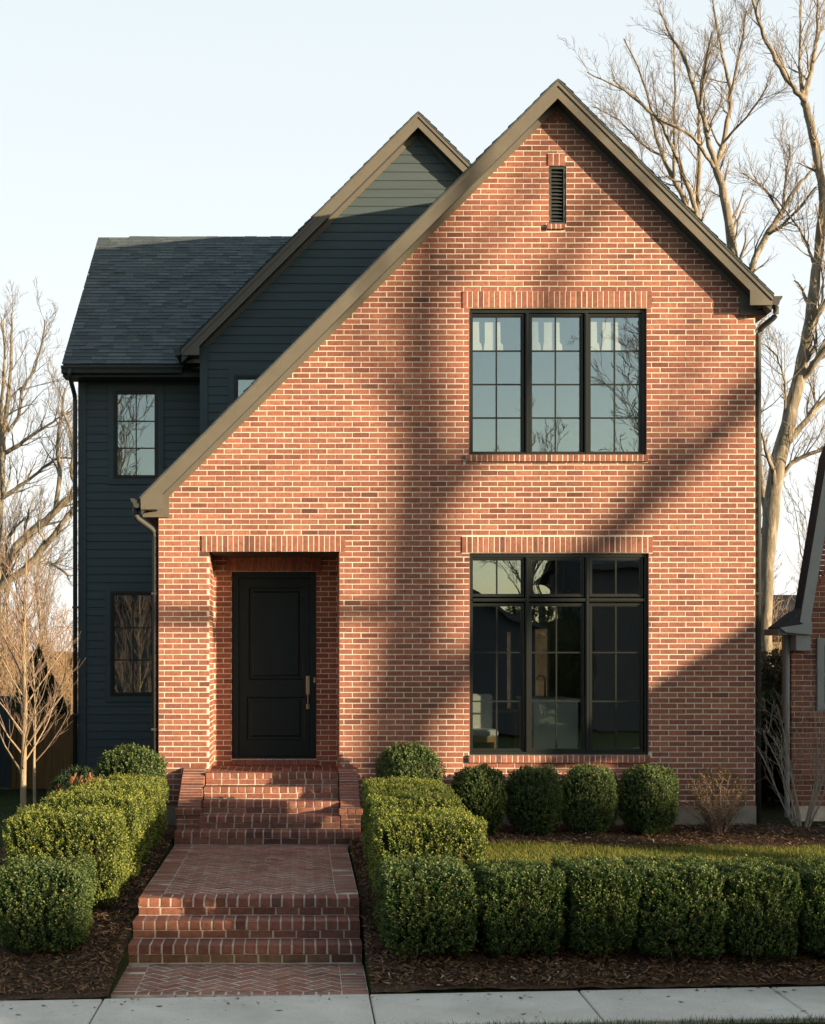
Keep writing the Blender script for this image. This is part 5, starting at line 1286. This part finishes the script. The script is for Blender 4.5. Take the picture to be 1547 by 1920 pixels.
# across the street: reflected in the glass, and casting the long shadows
W_ = [(-3.4, -2.2, 1.0, 2.4), (-.6, .6, 1.0, 2.4), (2.2, 3.4, 1.0, 2.4)]
simple_house('opposite_house', 'low dark house across the street mirrored in the left transom', 2.6, -42, 12.5, 11, 4.0, 7.0, 'nroof', 'nroof', 1, W_, True)
simple_house('opposite_house', 'tall brown house across the street mirrored in the right transoms', 18.3, -43, 13.5, 10, 6.2, 8.4, 'nroof', 'nroof', 1, [])
simple_house('opposite_house', 'dark house across the street mirrored in the lower siding window', -13, -42, 14, 10, 5.2, 7.6, 'nroof', 'nroof', 1, W_)
big = [as_meshes(gen_tree(80 + i, 15.5, .30, (13, 8, 5, 3), (.4, .95), .22, .016)) for i in range(2)]
for i, (x, y, s, lab) in enumerate([(13.6, -40, 1.02, 'large bare street tree mirrored in the right upper sash'), (9.8, -44, .78, 'smaller bare tree mirrored in the middle upper sash'), (-7.6, -38, 1.0, 'bare tree mirrored in the siding windows'), (17.5, -46, .95, 'bare tree across the street beyond the large one'), (-13, -44, 1.0, 'bare tree across the street at far left')]):
    r = empty('street_tree', (x, y, -.6), label=lab, cat='tree', group='bare trees across the street'); r.scale = (s, s, s); r.rotation_euler = (0, 0, i * 1.7)
    for nm, me in zip(('trunk', 'crown'), big[i % 2]): link(nm, me, r)
# the oak whose trunk and limbs fall as shadow bands over the facade
t = Tree(101); KK = 18.3; OY = -KK; OX = 1.6 * KK; OZ = .256 * KK
sh = lambda X, Z: (X + OX, OY + t.r.uniform(-.02, .02), Z + OZ)
sp_ = lambda x, y: sh(fx(x), fz(y))
trunk = smooth_path([(30.45, OY, -.6), sp_(735, 1540), sp_(748, 1400), sp_(758, 1280), sp_(772, 1130), sp_(782, 1000), sp_(796, 870), sp_(790, 700), sp_(800, 520), sp_(815, 380), sp_(800, 150), sp_(820, -100)], 4)
t.store(trunk, list(np.interp(np.linspace(0, 1, len(trunk)), [0, .35, .6, .8, 1], [.30, .25, .20, .12, .04])), 12)
for L, ra, rb, nn in (([sp_(752, 1370), sp_(860, 1270), sp_(1000, 1140), sp_(1150, 1000), sp_(1280, 870), sp_(1420, 735), sp_(1560, 600), sp_(1750, 420)], .19, .13, 5), ([sp_(788, 985), sp_(850, 910), sp_(930, 810), sp_(1010, 640), sp_(1060, 480), sp_(1130, 350)], .14, .06, 6),
                  ([sp_(770, 1120), sp_(660, 1150), sp_(520, 1130), sp_(345, 1160), sp_(150, 1120), sp_(-50, 1000)], .13, .08, 6), ([sp_(792, 820), sp_(700, 700), sp_(640, 560), sp_(600, 400)], .06, .03, 6), ([sp_(800, 560), sp_(900, 470), sp_(1000, 330), sp_(1060, 150)], .07, .03, 6),
                  ([sp_(1150, 1000), sp_(1200, 900), sp_(1300, 700), sp_(1330, 500)], .06, .03, 5)):
    q = smooth_path(L, 4); rd_ = list(np.linspace(ra, rb, len(q))); t.store(q, rd_, 8); t.sprout(q, rd_, 0, [nn, 3, 2], 3, .5, .3, .08, .13, .008, (.3, .8), 2.6, .12)
t.sprout(trunk, list(np.linspace(.25, .03, len(trunk))), 0, [8, 5, 3], 3, .4, .55, .1, .12, .008, (.4, .9), 5, .1)
build_tree(t, 'oak_tree', 'tall bare street tree whose trunk and limbs shade the brick facade', loc=(30.45, OY, -.6))
simple_house('wall_shade_blocker', 'unseen gabled block added to shade the lower right brick wall', 22.9, -7.25, 10.5, 2.8, 3.76, 7.17, 'nroof', 'nroof', -1, gable_front=True, z0=-.6)  # added out of view, its roof slope throws the diagonal wall shadow
# evergreens across the street, then unseen blockers added to shade the yard
conifer(71, 2.3, 4.9, 'dense evergreen across the street mirrored low in the middle casement', 9.9, -40.5, cone=False, box=3.5, n=1500)
conifer(72, 2.0, 4.4, 'dense evergreen across the street beside the dark house', -5.5, -40, cone=False, box=3.5, n=1500)
simple_house('yard_shade_blocker', 'unseen low gabled block added to shade the front hedges and yard', 37.0, -28.0, 9.7, 4.0, 4.5, 6.05, 'nroof', 'nroof', -1)  # added out of view, ridge height set by the shade it throws
mg = empty('leaf_shade_blocker', (52, -26, -.6), label='unseen evergreen leaf mass added to shade the steps and neighbouring house', cat='tree')  # invented tree, out of view, added to block the sun
from mathutils.geometry import intersect_point_tri_2d
poly = [(36.2, 6.4), (38.2, 6.5), (40, 6.5), (43, 6.62), (46.6, 6.75), (47.6, 9.5), (48.2, 11.5), (50, 13.5), (58, 15), (66, 11), (66, 6.3), (46, 6.45), (43, 6.4), (40, 6.3)]  # crown outline shaped after the shade it should throw
def inpoly(x, z):
    c = False; n = len(poly)
    for i in range(n):
        (x1, z1), (x2, z2) = poly[i], poly[(i + 1) % n]
        if (z1 > z) != (z2 > z) and x < (x2 - x1) * (z - z1) / (z2 - z1) + x1: c = not c
    return c
r_ = np.random.RandomState(6); P = []
while len(P) < 34000:
    x, z = r_.uniform(36, 66), r_.uniform(6.15, 15)
    if x > 50 and r_.rand() < .7: continue
    if not inpoly(x, z): continue
    y = r_.uniform(-1.6, 1.6); P.append((x - 52 + y * -1.6, y, z + .6 - y * .256))
P = np.array(P); n = len(P); A = r_.normal(size=(n, 3)); A /= np.linalg.norm(A, axis=1)[:, None]; B = np.cross(A, r_.normal(size=(n, 3))); B /= np.linalg.norm(B, axis=1)[:, None]
V = np.stack([P - A * .16, P - B * .09, P + A * .16, P + B * .09], 1).reshape(-1, 3)
link('crown', npmesh('crown', V, np.arange(n * 4).reshape(-1, 4), np.tile([.03, .06, .02], (n, 1)) * r_.uniform(.7, 1.3, (n, 1)), [M['leaf']]), mg)
k = MB(); k.tube([(3, 0, 0), (3, 0, 3), (3, 0, 8), (3, 0, 11)], [.4, .33, .28, .1], 10); k.tube([(3, 0, 6), (-2, 0, 7.2), (-8, 0, 7.4), (-14, 0, 7.3)], [.2, .12, .08, .04], 7); k.build('trunk', M['bark'], mg, smooth=True)
# ================================================================== LIGHT, SKY, CAMERA
sd = Vector((1.6, -1.0, .256)).normalized(); el = math.asin(sd.z); azm = math.atan2(sd.x, sd.y)
W = bpy.data.worlds.new('World'); SC.world = W; W.use_nodes = True; nt = W.node_tree; bg = nt.nodes['Background']
sky = nt.nodes.new('ShaderNodeTexSky'); sky.sky_type = 'NISHITA'; sky.sun_disc = False; sky.sun_elevation = el; sky.sun_rotation = azm; sky.altitude = 100; sky.air_density = 1.0; sky.dust_density = 1.2; sky.ozone_density = 1.0
tcw = nt.nodes.new('ShaderNodeTexCoord'); sx = nt.nodes.new('ShaderNodeSeparateXYZ'); nt.links.new(tcw.outputs['Generated'], sx.inputs[0])
mr = nt.nodes.new('ShaderNodeMapRange'); mr.interpolation_type = 'SMOOTHSTEP'; mr.inputs[1].default_value = -.25; mr.inputs[2].default_value = .65; mr.inputs[3].default_value = .16; mr.inputs[4].default_value = .86; nt.links.new(sx.outputs['Y'], mr.inputs[0])
vel = nt.nodes.new('ShaderNodeMapRange'); vel.inputs[1].default_value = 0; vel.inputs[2].default_value = .55; nt.links.new(sx.outputs['Z'], vel.inputs[0])
veil = ramp(nt, vel.outputs[0], [(0, (5.9, 5.75, 5.7)), (.45, (5.1, 5.25, 5.35)), (1, (4.3, 4.7, 4.95))])
mxw = nt.nodes.new('ShaderNodeMixRGB'); nt.links.new(mr.outputs[0], mxw.inputs[0]); nt.links.new(sky.outputs[0], mxw.inputs[1]); nt.links.new(veil, mxw.inputs[2])
nt.links.new(mul(nt, mxw.outputs[0], (.975, 1.0, .995)), bg.inputs['Color']); bg.inputs['Strength'].default_value = .086
L = bpy.data.lights.new('sun', 'SUN'); L.energy = 4.55; L.angle = R(.5); L.color = (1.0, .78, .51)
so = bpy.data.objects.new('sun', L); COL.objects.link(so); so.rotation_euler = sd.to_track_quat('Z', 'Y').to_euler(); so.location = (30, -30, 20)
cam = bpy.data.cameras.new('camera'); co_ = bpy.data.objects.new('camera', cam); COL.objects.link(co_)
cam.sensor_fit = 'HORIZONTAL'; cam.sensor_width = 36; cam.lens = FPX / 1547 * 36; cam.shift_x = (773.5 - 565) / 1547; cam.shift_y = (1235 - 960) / 1547
cam.clip_end = 1000; cam.clip_start = .1
co_.location = (0, CAMY, EYE); co_.rotation_euler = (R(90), 0, 0); SC.camera = co_
SC.view_settings.view_transform = 'Standard'; SC.view_settings.look = 'None'; SC.view_settings.gamma = 1; SC.view_settings.exposure = EXPO
SC.cycles.use_denoising = True; SC.cycles.max_bounces = 8; SC.cycles.diffuse_bounces = 3; SC.cycles.transparent_max_bounces = 16; SC.cycles.caustics_reflective = False; SC.cycles.caustics_refractive = False; SC.cycles.sample_clamp_indirect = 4
